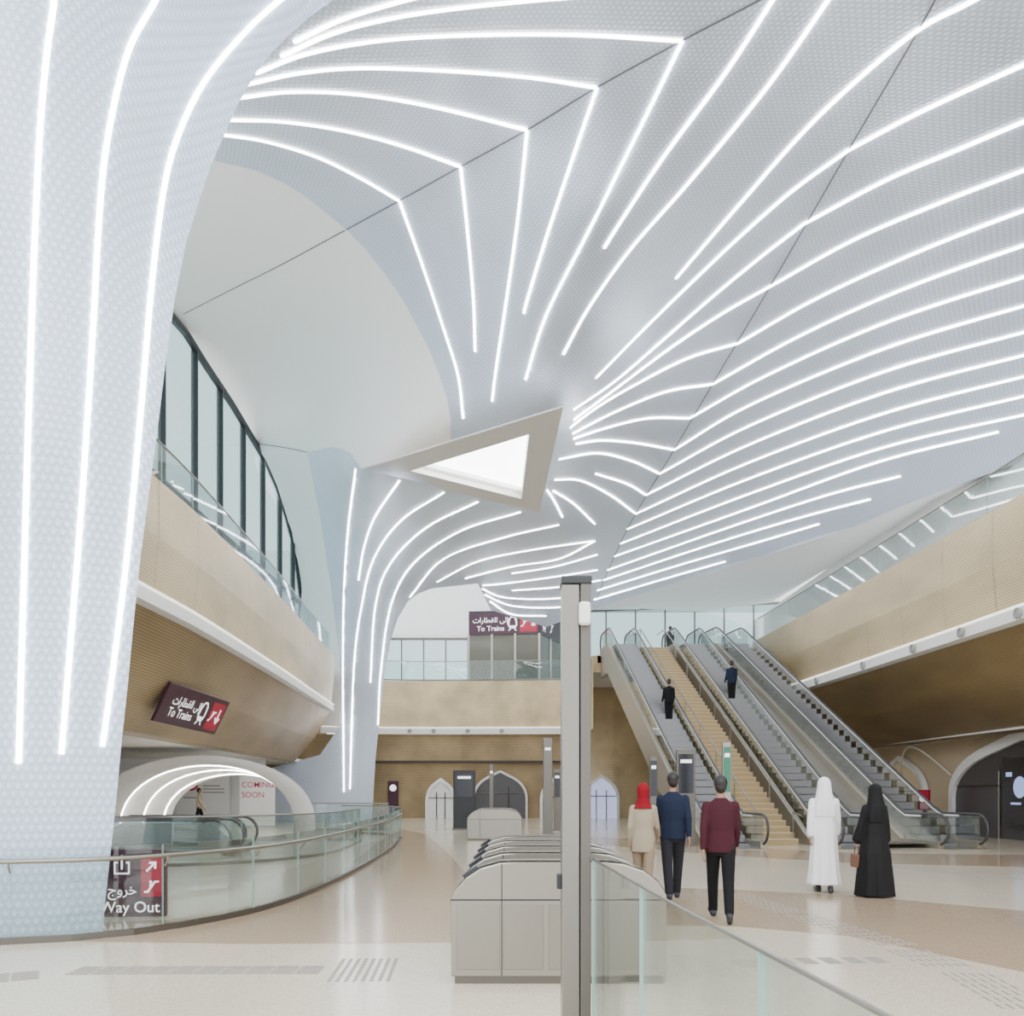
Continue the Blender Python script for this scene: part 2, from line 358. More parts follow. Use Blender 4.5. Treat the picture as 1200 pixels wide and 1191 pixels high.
def tactile(poly_line,wd,n,label='rows of small grey tactile studs set in the floor',sp=.22,bar=.15):
    g=G();pts=[FL(u,v) for u,v in poly_line];pts=[Vector((p.x,p.y,0)) for p in pts]
    for a,b in zip(pts[:-1],pts[1:]):
        L=(b-a).length;t=(b-a)/L;nrm=Vector((-t.y,t.x,0));k=int(L/sp)
        for i in range(k):
            for j in range(n):
                c=a+t*(i+.5)*sp+nrm*((j+.5)/n-.5)*wd
                V=[]
                for z,s in((0,1),(.004,.8)):
                    for x,y in((-1,-1),(1,-1),(1,1),(-1,1)): V.append(c+t*x*bar/2*s+nrm*y*.011*s+Vector((0,0,z+.003)))
                g.add(V,[(4,5,6,7),(0,1,5,4),(1,2,6,5),(2,3,7,6),(3,0,4,7)])
    mk('tactile_paving',g.v,g.f,TACT,label=label,cat='paving',kind='stuff')
tactile([(-60,1152),(75,1140)],.40,5,bar=.21);tactile([(85,1138),(395,1137)],.36,5,bar=.21)
tactile([(390,1137),(472,1136)],1.0,13,'square field of grey tactile studs',.07,.035)
tactile([(860,1047),(935,1073),(1060,1110)],.45,6);tactile([(1060,1113),(1130,1140),(1220,1190)],.45,6)
tactile([(1010,1012),(1200,1032)],.5,6);tactile([(905,1127),(1065,1125)],.3,5)
# ---------------- balconies ----------------
def loft(path,profile,side,mat,par,name,smooth=False,label=None):
    V=[];uv=[];L=0
    for i,(x,y) in enumerate(path):
        if i: L+=math.hypot(x-path[i-1][0],y-path[i-1][1])
        pl=0
        for j,(o,z) in enumerate(profile):
            if j: pl+=math.hypot(o-profile[j-1][0],z-profile[j-1][1])
            V.append((x+side*o,y,z));uv.append((L,pl))
    m=len(profile);Fc=[]
    for i in range(len(path)-1):
        for j in range(m-1): Fc.append([i*m+j,i*m+j+1,(i+1)*m+j+1,(i+1)*m+j])
    return mk(name,V,Fc,mat,par=par,smooth=smooth,uv=uv,label=label)
def sm(pts,n=6): return [(p.x,p.y) for p in cat([Vector((a,b,0)) for a,b in pts],n)]
LP=sm([(-8.1,10),(-7.95,18.8),(-7.98,22.8),(-8.4,31.5),(-8.75,37),(-9.15,43.8)])
RP=sm([(12.6,8),(12.25,18),(12.1,24),(11.8,33),(11.45,40.6)])
def balcony(path,side,label,so,sz,top=8.6):
    x,y=path[len(path)//2]
    e=empty('balcony',(x,y,0),label,'balcony')
    loft(path,[(.35,top),(0,top),(0.0,7.3),(.12,6.1),(.3,6.05)],side,GOLD,e,'parapet_panel')
    loft(path,[(.3,6.05),(.02,6.03),(.0,5.72),(.25,5.66)],side,BAND,e,'edge_band')
    loft(path,[(-.015,6.08),(-.03,6.05),(-.03,6.03),(0.02,6.02)],side,BANDL,e,'cove_light')
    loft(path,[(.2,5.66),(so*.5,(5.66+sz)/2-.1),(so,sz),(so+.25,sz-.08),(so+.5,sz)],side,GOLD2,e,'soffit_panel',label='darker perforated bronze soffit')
    for k in range(1,int((path[-1][1]-12)/2.4)):
        yy=12+k*2.4
        i=max(1,min(len(path)-1,[q[1]>yy for q in path].index(True)));a,b=path[i-1],path[i];xx=a[0]+(b[0]-a[0])*(yy-a[1])/(b[1]-a[1])
        pr=[(0,top),(0,7.3),(.12,6.1)];V=[]
        for o,z in pr: V+=[(xx+side*(o-.004),yy-.012,z),(xx+side*(o-.004),yy+.012,z)]
        mk('panel_joint',V,[[0,1,3,2],[2,3,5,4]],WOOD,par=e)
    x,y=path[-1]
    pr=[(.35,top),(0,top),(0,7.3),(.12,6.1),(0,6.0),(0,5.72),(.2,5.66),(so,sz),(so+.5,sz),(so+.5,top)]
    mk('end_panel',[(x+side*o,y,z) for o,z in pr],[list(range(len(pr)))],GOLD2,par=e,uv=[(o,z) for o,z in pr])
    return e
balcony(LP,-1,'long perforated bronze balcony front with sloping soffit',2.0,3.15)
balcony(RP,1,'long perforated bronze balcony front beside the escalators',3.6,3.5,8.7)
def balustrade(path,z0,z1,label,pane=2.0,rail=.025,railz=None,railoff=0.,post=False,group=None):
    P2=[Vector((a,b,0)) for a,b in path];c=P2[len(P2)//2]
    e=empty('glass_balustrade',(c.x,c.y,z0),label,'balustrade',group)
    acc=[0]
    for a,b in zip(P2[:-1],P2[1:]): acc.append(acc[-1]+(b-a).length)
    def at(s):
        s=min(max(s,0),acc[-1])
        for i in range(len(acc)-1):
            if s<=acc[i+1]+1e-9:
                t=(s-acc[i])/max(1e-9,acc[i+1]-acc[i]);return P2[i].lerp(P2[i+1],t),(P2[i+1]-P2[i]).normalized()
        return P2[-1],(P2[-1]-P2[-2]).normalized()
    n=max(1,round(acc[-1]/pane));L=acc[-1]/n
    for i in range(n):
        sub=[at(i*L+.006+(L-.012)*k/3) for k in range(4)];V=[]
        for p,t in sub:
            nr=Vector((-t.y,t.x,0))*.006
            for q,z in((p-nr,z0),(p+nr,z0),(p+nr,z1),(p-nr,z1)): V.append((q.x,q.y,z))
        Fc=[];fm=[]
        for k in range(3):
            for j in range(4): Fc.append([4*k+j,4*k+(j+1)%4,4*k+4+(j+1)%4,4*k+4+j]);fm.append(1 if j==2 else 0)
        Fc+=[[3,2,1,0],[12,13,14,15]];fm+=[1,1]
        mk('glass_panel',V,Fc,GLASS,par=e,mats=[GLASS,GEDGE],fm=fm)
        if post:
            p,t=at(i*L);nr=Vector((-t.y,t.x,0))
            g=tube([(p.x+nr.x*railoff*.4,p.y+nr.y*railoff*.4,railz-.12),(p.x+nr.x*railoff,p.y+nr.y*railoff,railz-.05),(p.x+nr.x*railoff,p.y+nr.y*railoff,railz-.01)],.012,6)
            mk('rail_bracket',g[0],g[1],STEEL,par=e)
    m=max(6,int(acc[-1]/.6));pts=[]
    for k in range(m+1):
        p,t=at(acc[-1]*k/m);nr=Vector((-t.y,t.x,0));q=p+nr*railoff;pts.append((q.x,q.y,railz if railz else z1))
    g=tube(pts,rail,8);mk('handrail',g[0],g[1],STEEL,par=e,smooth=True)
    V=[];Fc=[]
    for k in range(m+1):
        p,t=at(acc[-1]*k/m);nr=Vector((-t.y,t.x,0))*.03
        for q,z in((p-nr,z0),(p+nr,z0),(p+nr,z0+.07),(p-nr,z0+.07)): V.append((q.x,q.y,z))
    for k in range(m):
        for j in range(4): Fc.append([4*k+j,4*k+(j+1)%4,4*k+4+(j+1)%4,4*k+4+j])
    mk('base_channel',V,Fc,STEELD,par=e);return e
balustrade([(x-.25,y) for x,y in LP],8.6,9.7,'clear glass balustrade on the bronze balcony parapet')
balustrade([(x+.25,y) for x,y in RP],8.7,9.8,'clear glass balustrade on the bronze balcony parapet')
def slab(name,poly,z0,z1,mat,label,kind='structure'):
    V,Fc=prism(poly,lambda p,q,t:Vector((p,q,t)),z0,z1);return mk(name,V,Fc,mat,label=label,kind=kind)
slab('floor',[(LP[0][0]-.4,10)]+[(x-.4,y) for x,y in LP]+[(-9.6,50.5),(-30,50.5),(-30,10)],7.9,8.2,WHITE,'upper level floor slab behind the balcony')
slab('floor',[(p[0]+.4,p[1]) for p in RP]+[(17,40.6),(17,8)],7.9,8.2,WHITE,'upper level floor slab behind the balcony')
slab('floor',[(4.1,40.9),(11.6,40.9),(17,40.9),(17,60),(-30,60),(-30,50.6),(3.6,50.6)],7.75,8.15,WHITE,'upper level floor slab at the escalator landing')
slab('ceiling',[(-10.3,10),(-11.2,43.8),(-11.2,50),(-30,50),(-30,10)],3.15,3.3,WHITE,'low white ceiling under the balcony')
slab('ceiling',[(15.9,8),(15.2,40.6),(15.2,50),(22,50),(22,8)],3.5,3.65,WHITE,'low white ceiling under the balcony')
def walls(name,path,z0,z1,mat,label,kind='structure'):
    V=[];uv=[];L=0
    for i,(x,y) in enumerate(path):
        if i:L+=math.hypot(x-path[i-1][0],y-path[i-1][1])
        V+=[(x,y,z0),(x,y,z1)];uv+=[(L,z0),(L,z1)]
    Fc=[[2*i,2*i+2,2*i+3,2*i+1] for i in range(len(path)-1)]
    return mk(name,V,Fc,mat,label=label,kind=kind,uv=uv)
BP=sm([(-11,49.2),(-7,50.3),(-3,50.4),(0,50.2),(3.4,50)])
bb=empty('balcony',(-2,50,0),'curved perforated bronze balcony front across the hall end','balcony')
def band(path,z0,z1,off,mat,name,par):
    V=[];uv=[];L=0
    for i,(x,y) in enumerate(path):
        if i:L+=math.hypot(x-path[i-1][0],y-path[i-1][1])
        V+=[(x,y-off,z0),(x,y-off,z1),(x,y+.3,z1)];uv+=[(L,z0),(L,z1),(L,z1+.3)]
    Fc=[]
    for i in range(len(path)-1): Fc+=[[3*i,3*i+3,3*i+4,3*i+1],[3*i+1,3*i+4,3*i+5,3*i+2]]
    mk(name,V,Fc,mat,par=par,uv=uv)
band(BP,5.35,8.1,.1,GOLD,'parapet_panel',bb);band(BP,4.95,5.35,.2,BAND,'edge_band',bb);band(BP,5.32,5.36,.23,BANDL,'cove_light',bb)
balustrade([(x,y+.1) for x,y in BP],8.15,9.3,'clear glass balustrade on the far parapet')
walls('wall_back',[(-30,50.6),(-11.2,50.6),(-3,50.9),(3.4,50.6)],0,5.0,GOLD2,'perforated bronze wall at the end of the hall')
walls('wall_back',[(-30,50.7),(-11.,50.7)],5,8.2,GOLD,'perforated bronze upper wall at the end of the hall')
walls('wall_back',[(3.4,50.6),(6,50.4),(17,50.4)],0,8.0,GOLD,'perforated bronze wall behind the escalators')
walls('wall_back',[(3.4,50),(3.55,45),(3.9,41.0)],4.6,8.15,GOLD,'bronze clad return beside the escalator landing')
walls('wall_back',[(3.9,40.9),(11.5,40.9)],7.3,8.1,GOLD2,'edge of the upper escalator landing')
slab('trim_15',[(-11,50.0),(3.4,50.0),(3.4,50.45),(-11,50.45)],3.25,3.4,pbr('painted_shadow',(.05,.04,.03),.6),'dark strip painted as a shadow line above the bronze doors')  # solid bar, its shade is put into the dark colour
def fitting(p,n,r,label,name='speaker',group=None,matr=WHITE):
    n=Vector(n).normalized();a=Vector((0,0,1)) if abs(n.z)<.9 else Vector((1,0,0));x=n.cross(a).normalized();y=n.cross(x)
    V=[];Fc=[];K=16
    for rr,o in((1,0),(1,.05),(.8,.06),(.7,.02),(.001,.03)):
        for k in range(K):
            q=2*math.pi*k/K;V.append(Vector(p)+x*r*rr*math.cos(q)+y*r*rr*math.sin(q)+n*o)
    for i in range(4):
        for k in range(K): Fc.append([i*K+k,i*K+(k+1)%K,(i+1)*K+(k+1)%K,(i+1)*K+k])
    mk(name,V,Fc,matr,label=label,cat='speaker',group=group)
SPKM=pbr('speaker_grey',(.35,.35,.35),.5)
for y in (20.5,23,25.6,29,33,37):
    t=[q for q in RP if q[1]<=y][-1];fitting((t[0]-.03,y,5.87),(-1,0,0),.14,'round speaker on the balcony edge band',group='edge band speakers',matr=SPKM)
for x in (-6,-4.6,-2.6,-.6,1.4): fitting((x,50.05,5.13),(0,-1,0),.13,'round speaker on the far balcony edge band',group='edge band speakers',matr=SPKM)
walls('wall_right',[(17,8),(17,60)],3.6,13.6,PLASTER,'smooth white upper wall')
walls('wall_right',[(16.6,8),(16.6,50.4)],0,3.5,LOWW,'beige lower wall with arches')
walls('wall_left',[(-30,10),(-30,60)],0,20,PLASTER,'white side wall')
ed=[(640,735),(695,715),(800,680),(900,650),(1000,618),(1060,592),(1200,540),(1400,460)]
dd=main(ed);V=[]
outer=[(3,60,14.6),(4.5,60,14.6),(9,60,14.4),(13,60,14.2),(17,56,14),(17,46,13.6),(17,34,13.3),(17,20,13.3)]
for (u,v),d,o in zip(ed,dd,outer): V+=[P(u,v,d),Vector(o)]
mk('ceiling',V,[[2*i,2*i+1,2*i+3,2*i+2] for i in range(len(ed)-1)],PLASTER,smooth=True,label='white plaster ceiling beyond the vault',kind='structure')
def winwall(idx,x0,x1,y,z0,z1a,z1b,n,label):
    e=empty('window_%d'%idx,((x0+x1)/2,y,z0),label,'window');e['kind']='structure'
    g=G();fr=G()
    for i in range(n):
        a=x0+(x1-x0)*i/n;b=x0+(x1-x0)*(i+1)/n;za=z1a+(z1b-z1a)*i/n;zb=z1a+(z1b-z1a)*(i+1)/n
        g.add([(a,y,z0),(b,y,z0),(b,y,zb),(a,y,za)],[[0,1,2,3]])
        fr.add(*box(a-.04,a+.04,y-.08,y+.05,z0,za))
    fr.add(*box(x0,x1,y-.07,y+.04,z0-.02,z0+.06))
    V,Fc=prism([(x0,z1a-.12),(x1,z1b-.12),(x1,z1b+.03),(x0,z1a+.03)],lambda p,q,t:Vector((p,t,q)),y-.1,y+.06);fr.add(V,Fc)
    mk('pane',g.v,g.f,WGLASS,par=e);mk('mullion',fr.v,fr.f,STEELD,par=e)
winwall(1,4.5,21,59.6,8.15,14.2,14.9,8,'tall glazed end wall of the upper level')
winwall(2,-12,-1.5,58,8.15,12.,12.,7,'glazed wall of the upper level with slim mullions')
walls('wall_back',[(-30,58.1),(4.4,58.1)],12.,18,PLASTER,'white wall above the upper level glazing')
walls('wall_back',[(-1.5,58.1),(4.5,58.1)],8,12.2,PLASTER,'white wall behind the lift')
walls('wall_back',[(4,60.1),(21,60.1)],14.2,18,PLASTER,'white wall above the end glazing')
def yz(u,v): d=12000/(600-u);return d,H-(v-CV)*d/F
top=[(100,235),(150,300),(200,368),(215,385),(240,425),(270,470),(300,520),(313,542),(325,570),(336,605),(345,640),(352,695)]
tc=[yz(*t) for t in top]
e=empty('window_3',(-12,38,8.2),'tall arched clerestory glazing with dark frame','window');e['kind']='structure'
V=[]
for y,z in tc: V+=[(-12,y,8.2),(-12,y,z)]
mk('pane',V,[[2*i,2*i+2,2*i+3,2*i+1] for i in range(len(tc)-1)],WGLASS,par=e)
g=tube([(-11.95,y,z-.12) for y,z in tc]+[(-11.95,48.4,8.2)],.16,6);mk('frame',g[0],g[1],DARK,par=e)
def ztop(y):
    for (a,b),(c,d) in zip(tc[:-1],tc[1:]):
        if a<=y<=c: return b+(d-b)*(y-a)/(c-a)
    return 12
for y in (26,29.2,32.2,35,38,41,44,46.6):
    g=G().add(*box(-12.1,-11.85,y-.035,y+.035,8.2,ztop(y)));mk('mullion',g.v,g.f,DARK,par=e)
g=G().add(*box(-12.05,-11.85,24,47.9,12.15,12.25));mk('transom',g.v,g.f,DARK,par=e)
# ---------------- signs ----------------
def txt(body,size,bold=0.):
    c=bpy.data.curves.new('t','FONT');c.body=body;c.size=size;c.offset=bold
    o=bpy.data.objects.new('t',c);LINK(o)
    dg=bpy.context.evaluated_depsgraph_get();me=bpy.data.meshes.new_from_object(o.evaluated_get(dg))
    V=[v.co.copy() for v in me.vertices];Fc=[list(p.vertices) for p in me.polygons]
    bpy.data.objects.remove(o);return V,Fc
def board(O,ex,ey,W,Hh,items,label,name='sign',catg='sign',mat=MAROON,th=.08,par=None,partname=None):
    O=Vector(O);ex=Vector(ex);ey=Vector(ey);n=ex.cross(ey).normalized()
    M=lambda x,y,o:O+ex*x+ey*y+n*o
    V,Fc=box(0,W,0,Hh,-th,0);V,Fc=bev(V,Fc,min(.012,th*.3),1);V=[M(*v) for v in V]
    if par is None:
        e=empty(name,M(W/2,0,0),label,catg);bn='panel'
    else: e=par;bn=partname or 'panel'
    mk(bn,V,Fc,mat,par=e)
    for it in items:
        if it[0]=='t':
            _,s,x,y,sz,m=it;Vt,Ft=txt(s,sz,.004*sz)
            if Vt: mk('lettering',[M(v.x+x,v.y+y,.012) for v in Vt],Ft,m,par=e)
        else:
            _,nm,polys,x,y,sc,m=it;g=G()
            for pl in polys:
                g.add([M(a*sc+x,b*sc+y,.012 if m is not RED else .006) for a,b in pl],[list(range(len(pl)))])
            mk(nm,g.v,g.f,m,par=e)
    return e
def circ(cx,cy,r,n=20,sx=1,sy=1): return [(cx+r*sx*math.cos(2*math.pi*k/n),cy+r*sy*math.sin(2*math.pi*k/n)) for k in range(n)]
def rot(poly,a):
    c,s=math.cos(a),math.sin(a);return [(x*c-y*s,x*s+y*c) for x,y in poly]
ARROW=[[(-.06,-.45),(.06,-.45),(.06,.2),(-.06,.2)],[(0,.42),(-.3,.1),(-.22,.0),(0,.24)],[(0,.42),(0,.24),(.22,.0),(.3,.1)]]
def arrow(a): return [rot(p,a) for p in ARROW]
TRAIN=[[(-.34,-.1),(-.3,.3),(-.12,.5),(-.12,.42),(-.2,.2),(-.24,-.14)],[(.34,-.1),(.3,.3),(.12,.5),(.12,.42),(.2,.2),(.24,-.14)],[(-.12,.5),(.12,.5),(.12,.42),(-.12,.42)],[(-.32,-.14),(.32,-.14),(.2,-.34),(-.2,-.34)],[(-.3,-.5),(-.2,-.5),(-.1,-.36),(-.2,-.36)],[(.3,-.5),(.2,-.5),(.1,-.36),(.2,-.36)]]
SQ=[[(-.5,-.5),(.5,-.5),(.5,.5),(-.5,.5)]]
EXITI=[[(-.4,-.45),(.4,-.45),(.4,-.37),(-.4,-.37)],[(-.4,-.37),(-.32,-.37),(-.32,.12),(-.4,.12)],[(.32,-.37),(.4,-.37),(.4,.12),(.32,.12)],[(-.05,-.2),(.05,-.2),(.05,.28),(-.05,.28)],[(0,.55),(-.22,.28),(.22,.28)],[(-.4,.12),(-.2,.12),(-.2,.2),(-.4,.2)],[(.2,.12),(.4,.12),(.4,.2),(.2,.2)]]
ESCI=[[(-.45,-.4),(-.2,-.4),(.25,.25),(.18,.35),(-.27,-.28),(-.45,-.28)],[(.25,.25),(.45,.25),(.45,.35),(.18,.35)],circ(-.05,.28,.09,10),[(-.12,-.05),(.02,.1),(.02,.2),(-.12,.14)]]
AR_T='\uFE95\uFE8D\uFEAD\uFE8E\uFEC4\uFED8\uFEDF\uFE8D \uFEF0\uFEDF\uFE87'
AR_X='\uFE9D\uFEED\uFEAE\uFEA7'
TL=Vector((-8.78,22,4.4));BL=Vector((-9.26,22.,3.4));TR=Vector((-8.55,25.9,4.3))
W=(TR-TL).length;Hh=(TL-BL).length
board(BL,(TR-TL).normalized(),(TL-BL).normalized(),W,Hh,[('t',AR_T,.5,.58,.34,SWH),('t','To Trains',.5,.24,.36,SWH),('s','train_icon',TRAIN,2.45,.54,.7,SWH),('s','arrow_field',SQ,3.34,.54,.86,RED),('s','stair_icon',ESCI,3.13,.54,.42,SWH),('s','arrow_icon',arrow(math.pi),3.53,.54,.55,SWH)],'maroon hanging direction sign reading To Trains with arrow and icons')
board((-5.12,10.6,.02),(1,.06,0),(0,0,1),.80,.84,[('t','Way Out',.0,.06,.19,SWH),('t',AR_X,.10,.28,.17,SWH),('s','exit_icon',EXITI,.27,.64,.24,SWH),('s','arrow_field',[[(-.5,-.5),(.5,-.5),(.5,1.4),(-.5,1.4)]],.63,.38,.26,RED),('s','arrow_icon',arrow(-math.pi/4),.63,.63,.20,SWH),('s','stair_icon',ESCI,.63,.38,.20,SWH)],'maroon low sign reading Way Out with exit icon and arrow')
ke=empty('lift_kiosk',(0,52,8.15),'glazed lift enclosure with maroon sign band on the upper level','lift')
a=Vector((-2.6,51.2,0));b=Vector((1.62,50.7,0));c=Vector((3.1,54.2,0));d4=a+(c-b)
def quadbox(pl,z0,z1): 
    return prism([(p.x,p.y) for p in pl],lambda p,q,t:Vector((p,q,t)),z0,z1)
V,Fc=quadbox([a,b,c,d4],8.15,10.95);mk('glass_enclosure',V,Fc,pbr('lift_glass',(.10,.10,.07),.12,0),par=ke)
V,Fc=quadbox([a,b,c,d4],12.25,12.4);mk('roof',V,Fc,DARK,par=ke)
for p in (a,a.lerp(b,.33),a.lerp(b,.66),b,b.lerp(c,.5),c):
    V,Fc=box(p.x-.06,p.x+.06,p.y-.06,p.y+.06,8.15,11.);mk('mullion',V,Fc,STEEL,par=ke)
ex=(b-a).normalized()
board(Vector((a.x,a.y-.05,10.95)),ex,(0,0,1),(b-a).length,1.3,[('t',AR_T,.25,.74,.42,SWH),('t','To Trains',.5,.24,.42,SWH),('s','train_icon',TRAIN,2.65,.65,.85,SWH),('s','arrow_field',SQ,3.6,.65,1.,RED),('s','stair_icon',ESCI,3.35,.65,.45,SWH),('s','arrow_icon',arrow(-2.35),3.85,.65,.5,SWH)],'',par=ke,partname='sign_band')
ex=(c-b).normalized()
board(Vector((b.x+.04,b.y,10.95)),ex,(0,0,1),(c-b).length,1.3,[('s','train_icon',TRAIN,.7,.65,.8,SWH),('s','stair_icon',ESCI,2.0,.65,.7,SWH)],'',par=ke,partname='sign_band')
# ---------------- escalators ----------------
def zf(s,z1,s1=1.3,s2=15.4):
    if s<=s1:return 0.
    if s>=s2:return z1
    t=(s-s1)/(s2-s1);return z1*t
Z1=8.2
def lane(xb,xt,yb=24.,yt=40.8):
    b=Vector((xb,yb,0));t=Vector((xt,yt,0));e=(t-b).normalized();n=Vector((e.y,-e.x,0));L=(t-b).length
    return (lambda s,q,z:b+e*s+n*q+Vector((0,0,z))),L
def slist(L,a=-.4,b=.4): return [a,.5,1.3]+[1.3+14.1*i/12 for i in range(1,12)]+[15.4,16.,L+b]
stepmesh=None
CLAD=pbr('escalator_cladding',(.42,.38,.31),.38,.75)
def escalator(xb,xt,label,wd=1.35):
    global stepmesh
    M,L=lane(xb,xt);e=empty('escalator',M(0,0,0),label,'escalator','escalator bank')
    for sd in(-1,1):
        q=sd*(wd/2-.08)
        S=slist(L);V=[];Fc=[]
        for s in S:
            z=zf(s,Z1);lo=max(0.0,z-1.15)
            for qq,zz in((q-.09,z+.2),(q+.09,z+.2),(q+.09,lo),(q-.09,lo)): V.append(M(s,qq,zz))
        for i in range(len(S)-1):
            for k in range(4): Fc.append([4*i+k,4*i+(k+1)%4,4*i+4+(k+1)%4,4*i+4+k])
        m=4*(len(S)-1);Fc+=[[3,2,1,0],[m,m+1,m+2,m+3]]
        mk('side_cladding',V,Fc,CLAD,par=e)
        V=[];Fc=[]
        for i in range(len(S)-1):
            s0,s1_=S[i]+.01,S[i+1]-.01
            n=len(V)
            for s in (s0,s1_):
                z=zf(s,Z1)
                for qq in(-.006,.006): V+=[M(s,q+qq,z+.2),M(s,q+qq,z+.9)]
            Fc+=[[n,n+4,n+5,n+1],[n+2,n+3,n+7,n+6],[n+1,n+5,n+7,n+3]]
        mk('glass_balustrade_panel',V,Fc,GLASS,par=e)
        pth=[(.0,.10),(-.25,.1)]+[(-.3-.42*math.cos(a),.53+.42*math.sin(a)) for a in [math.radians(-70+20*k) for k in range(9)]]
        pth+=[(.5,.95)]+[(s,zf(s,Z1)+.95) for s in (1.2,1.6)]+[(s,zf(s,Z1)+.95) for s in (5,10,15.1)]+[(15.5,Z1+.94),(16,Z1+.95)]
        pth+=[(L+.3+.42*math.cos(a),Z1+.53+.42*math.sin(a)) for a in [math.radians(90-20*k) for k in range(9)]]+[(L+.1,Z1+.1)]
        g=tube([M(s,q,z) for s,z in pth],.038,8);mk('handrail',g[0],g[1],RUB,par=e,smooth=True)
        g=tube([M(s,q,z-.06) for s,z in pth[11:-11]],.035,6);mk('handrail_guide',g[0],g[1],BAND,par=e)
    S=slist(L);V=[];Fc=[]
    for s in S:
        lo=max(0.01,zf(s,Z1)-1.1);V+=[M(s,-wd/2+.1,lo),M(s,wd/2-.1,lo)]
    mk('underside',V,[[2*i,2*i+1,2*i+3,2*i+2] for i in range(len(S)-1)],CLAD,par=e)
    for s0,s1_,z in((-.7,.6,0.),(15.8,L+.6,Z1)):
        V,Fc=box(s0,s1_,-wd/2+.1,wd/2-.1,z-.02,z+.015);mk('comb_plate',[M(*v) for v in V],Fc,STEEL,par=e)
    if stepmesh is None:
        pr=[(0,0),(.38,0)]+[(.40,-.01)]+[(.40,-.2),(.36,-.2)]+[(.02,-.21),(0,-.2)]
        g=G();V,Fc=prism(pr,lambda p,q,t:Vector((p,t,q)),-wd/2+.18,wd/2-.18);g.add(V,Fc)
        for k in range(12):
            y=-wd/2+.24+k*(wd-.48)/11;g.add(*box(0.02,.38,y-.012,y+.012,0,.012))
        stepmesh=(g.v,g.f)
    first=None;s=.6
    while s<15.6:
        z=zf(s+.4,Z1)
        if first is None:
            first=mk('step',[M(v.x,v.y,v.z+.02) for v in stepmesh[0]],stepmesh[1],STEPM,par=e);base=s
        else:
            o=first.copy();dv=M(s,0,z+.02)-M(base,0,.02);o.location=first.location+dv;LINK(o)
        s+=.4
    return M,L
M1,L1=escalator(6.35,4.95,'stainless escalator with glass sides and one rider')
M2,L2=escalator(9.55,7.95,'stainless escalator with glass sides beside the central stairs')
M3,L3=escalator(12.35,9.75,'stainless escalator with glass sides beside the bronze balcony')
def stairs(xb,xt,wd):
    M,L=lane(xb,xt);e=empty('staircase',M(0,0,0),'straight bronze staircase between the escalators','stairs')
    n=48;s0,s2=1.0,15.6;tr=(s2-s0)/n;ri=Z1/n
    pr=[(s0,0)]
    for i in range(n): pr+=[(s0+i*tr,(i+1)*ri),(s0+(i+1)*tr,(i+1)*ri)]
    pr+=[(L+.2,Z1),(L+.2,Z1-.5),(s2,Z1-.6),(s0+1.2,0)]
    V,Fc=prism(pr,lambda p,q,t:M(p,t,q),-wd/2,wd/2);mk('flight',V,Fc,WOOD,par=e)
    g=G()
    for i in range(n): 
        V,Fc=box(s0+i*tr-.015,s0+(i+1)*tr,-wd/2,wd/2,(i+1)*ri-.005,(i+1)*ri+.02);g.add([M(*v) for v in V],Fc)
    o=mk('tread_cover',g.v,g.f,TREAD,par=e);o['kind']='stuff'
    for q in(-wd/2+.08,wd/2-.08):
        pt=[(s0-.3,.9),(s0+.1,.95),(s2,Z1+.9),(L+.1,Z1+.9)];g=tube([M(s,q,z) for s,z in pt],.025,8);mk('handrail',g[0],g[1],STEEL,par=e)
        for k in range(9):
            s=s0+.2+k*1.8;z=zf(s,Z1,s0,s2);g=tube([M(s,q,z),M(s,q,z+.93)],.015,6);mk('baluster',g[0],g[1],STEEL,par=e)
stairs(7.85,6.4,1.3)
def deck(xa,ya,xb_,wd,label):
    M,L=lane(xa,xb_);V=[];S=slist(L,-.2,.2)
    for s in S:
        z=zf(s,Z1);V+=[M(s,-wd[0]*(1-s/L)-wd[1]*(s/L),z+.12),M(s,wd[0]*(1-s/L)+wd[1]*(s/L),z+.12)]
    mk('trim_%d'%(20+ya),V,[[2*i,2*i+1,2*i+3,2*i+2] for i in range(len(S)-1)],STEELL,label=label,kind='structure')
deck(10.95,1,8.85,(.72,.22),'brushed steel deck between two escalators')
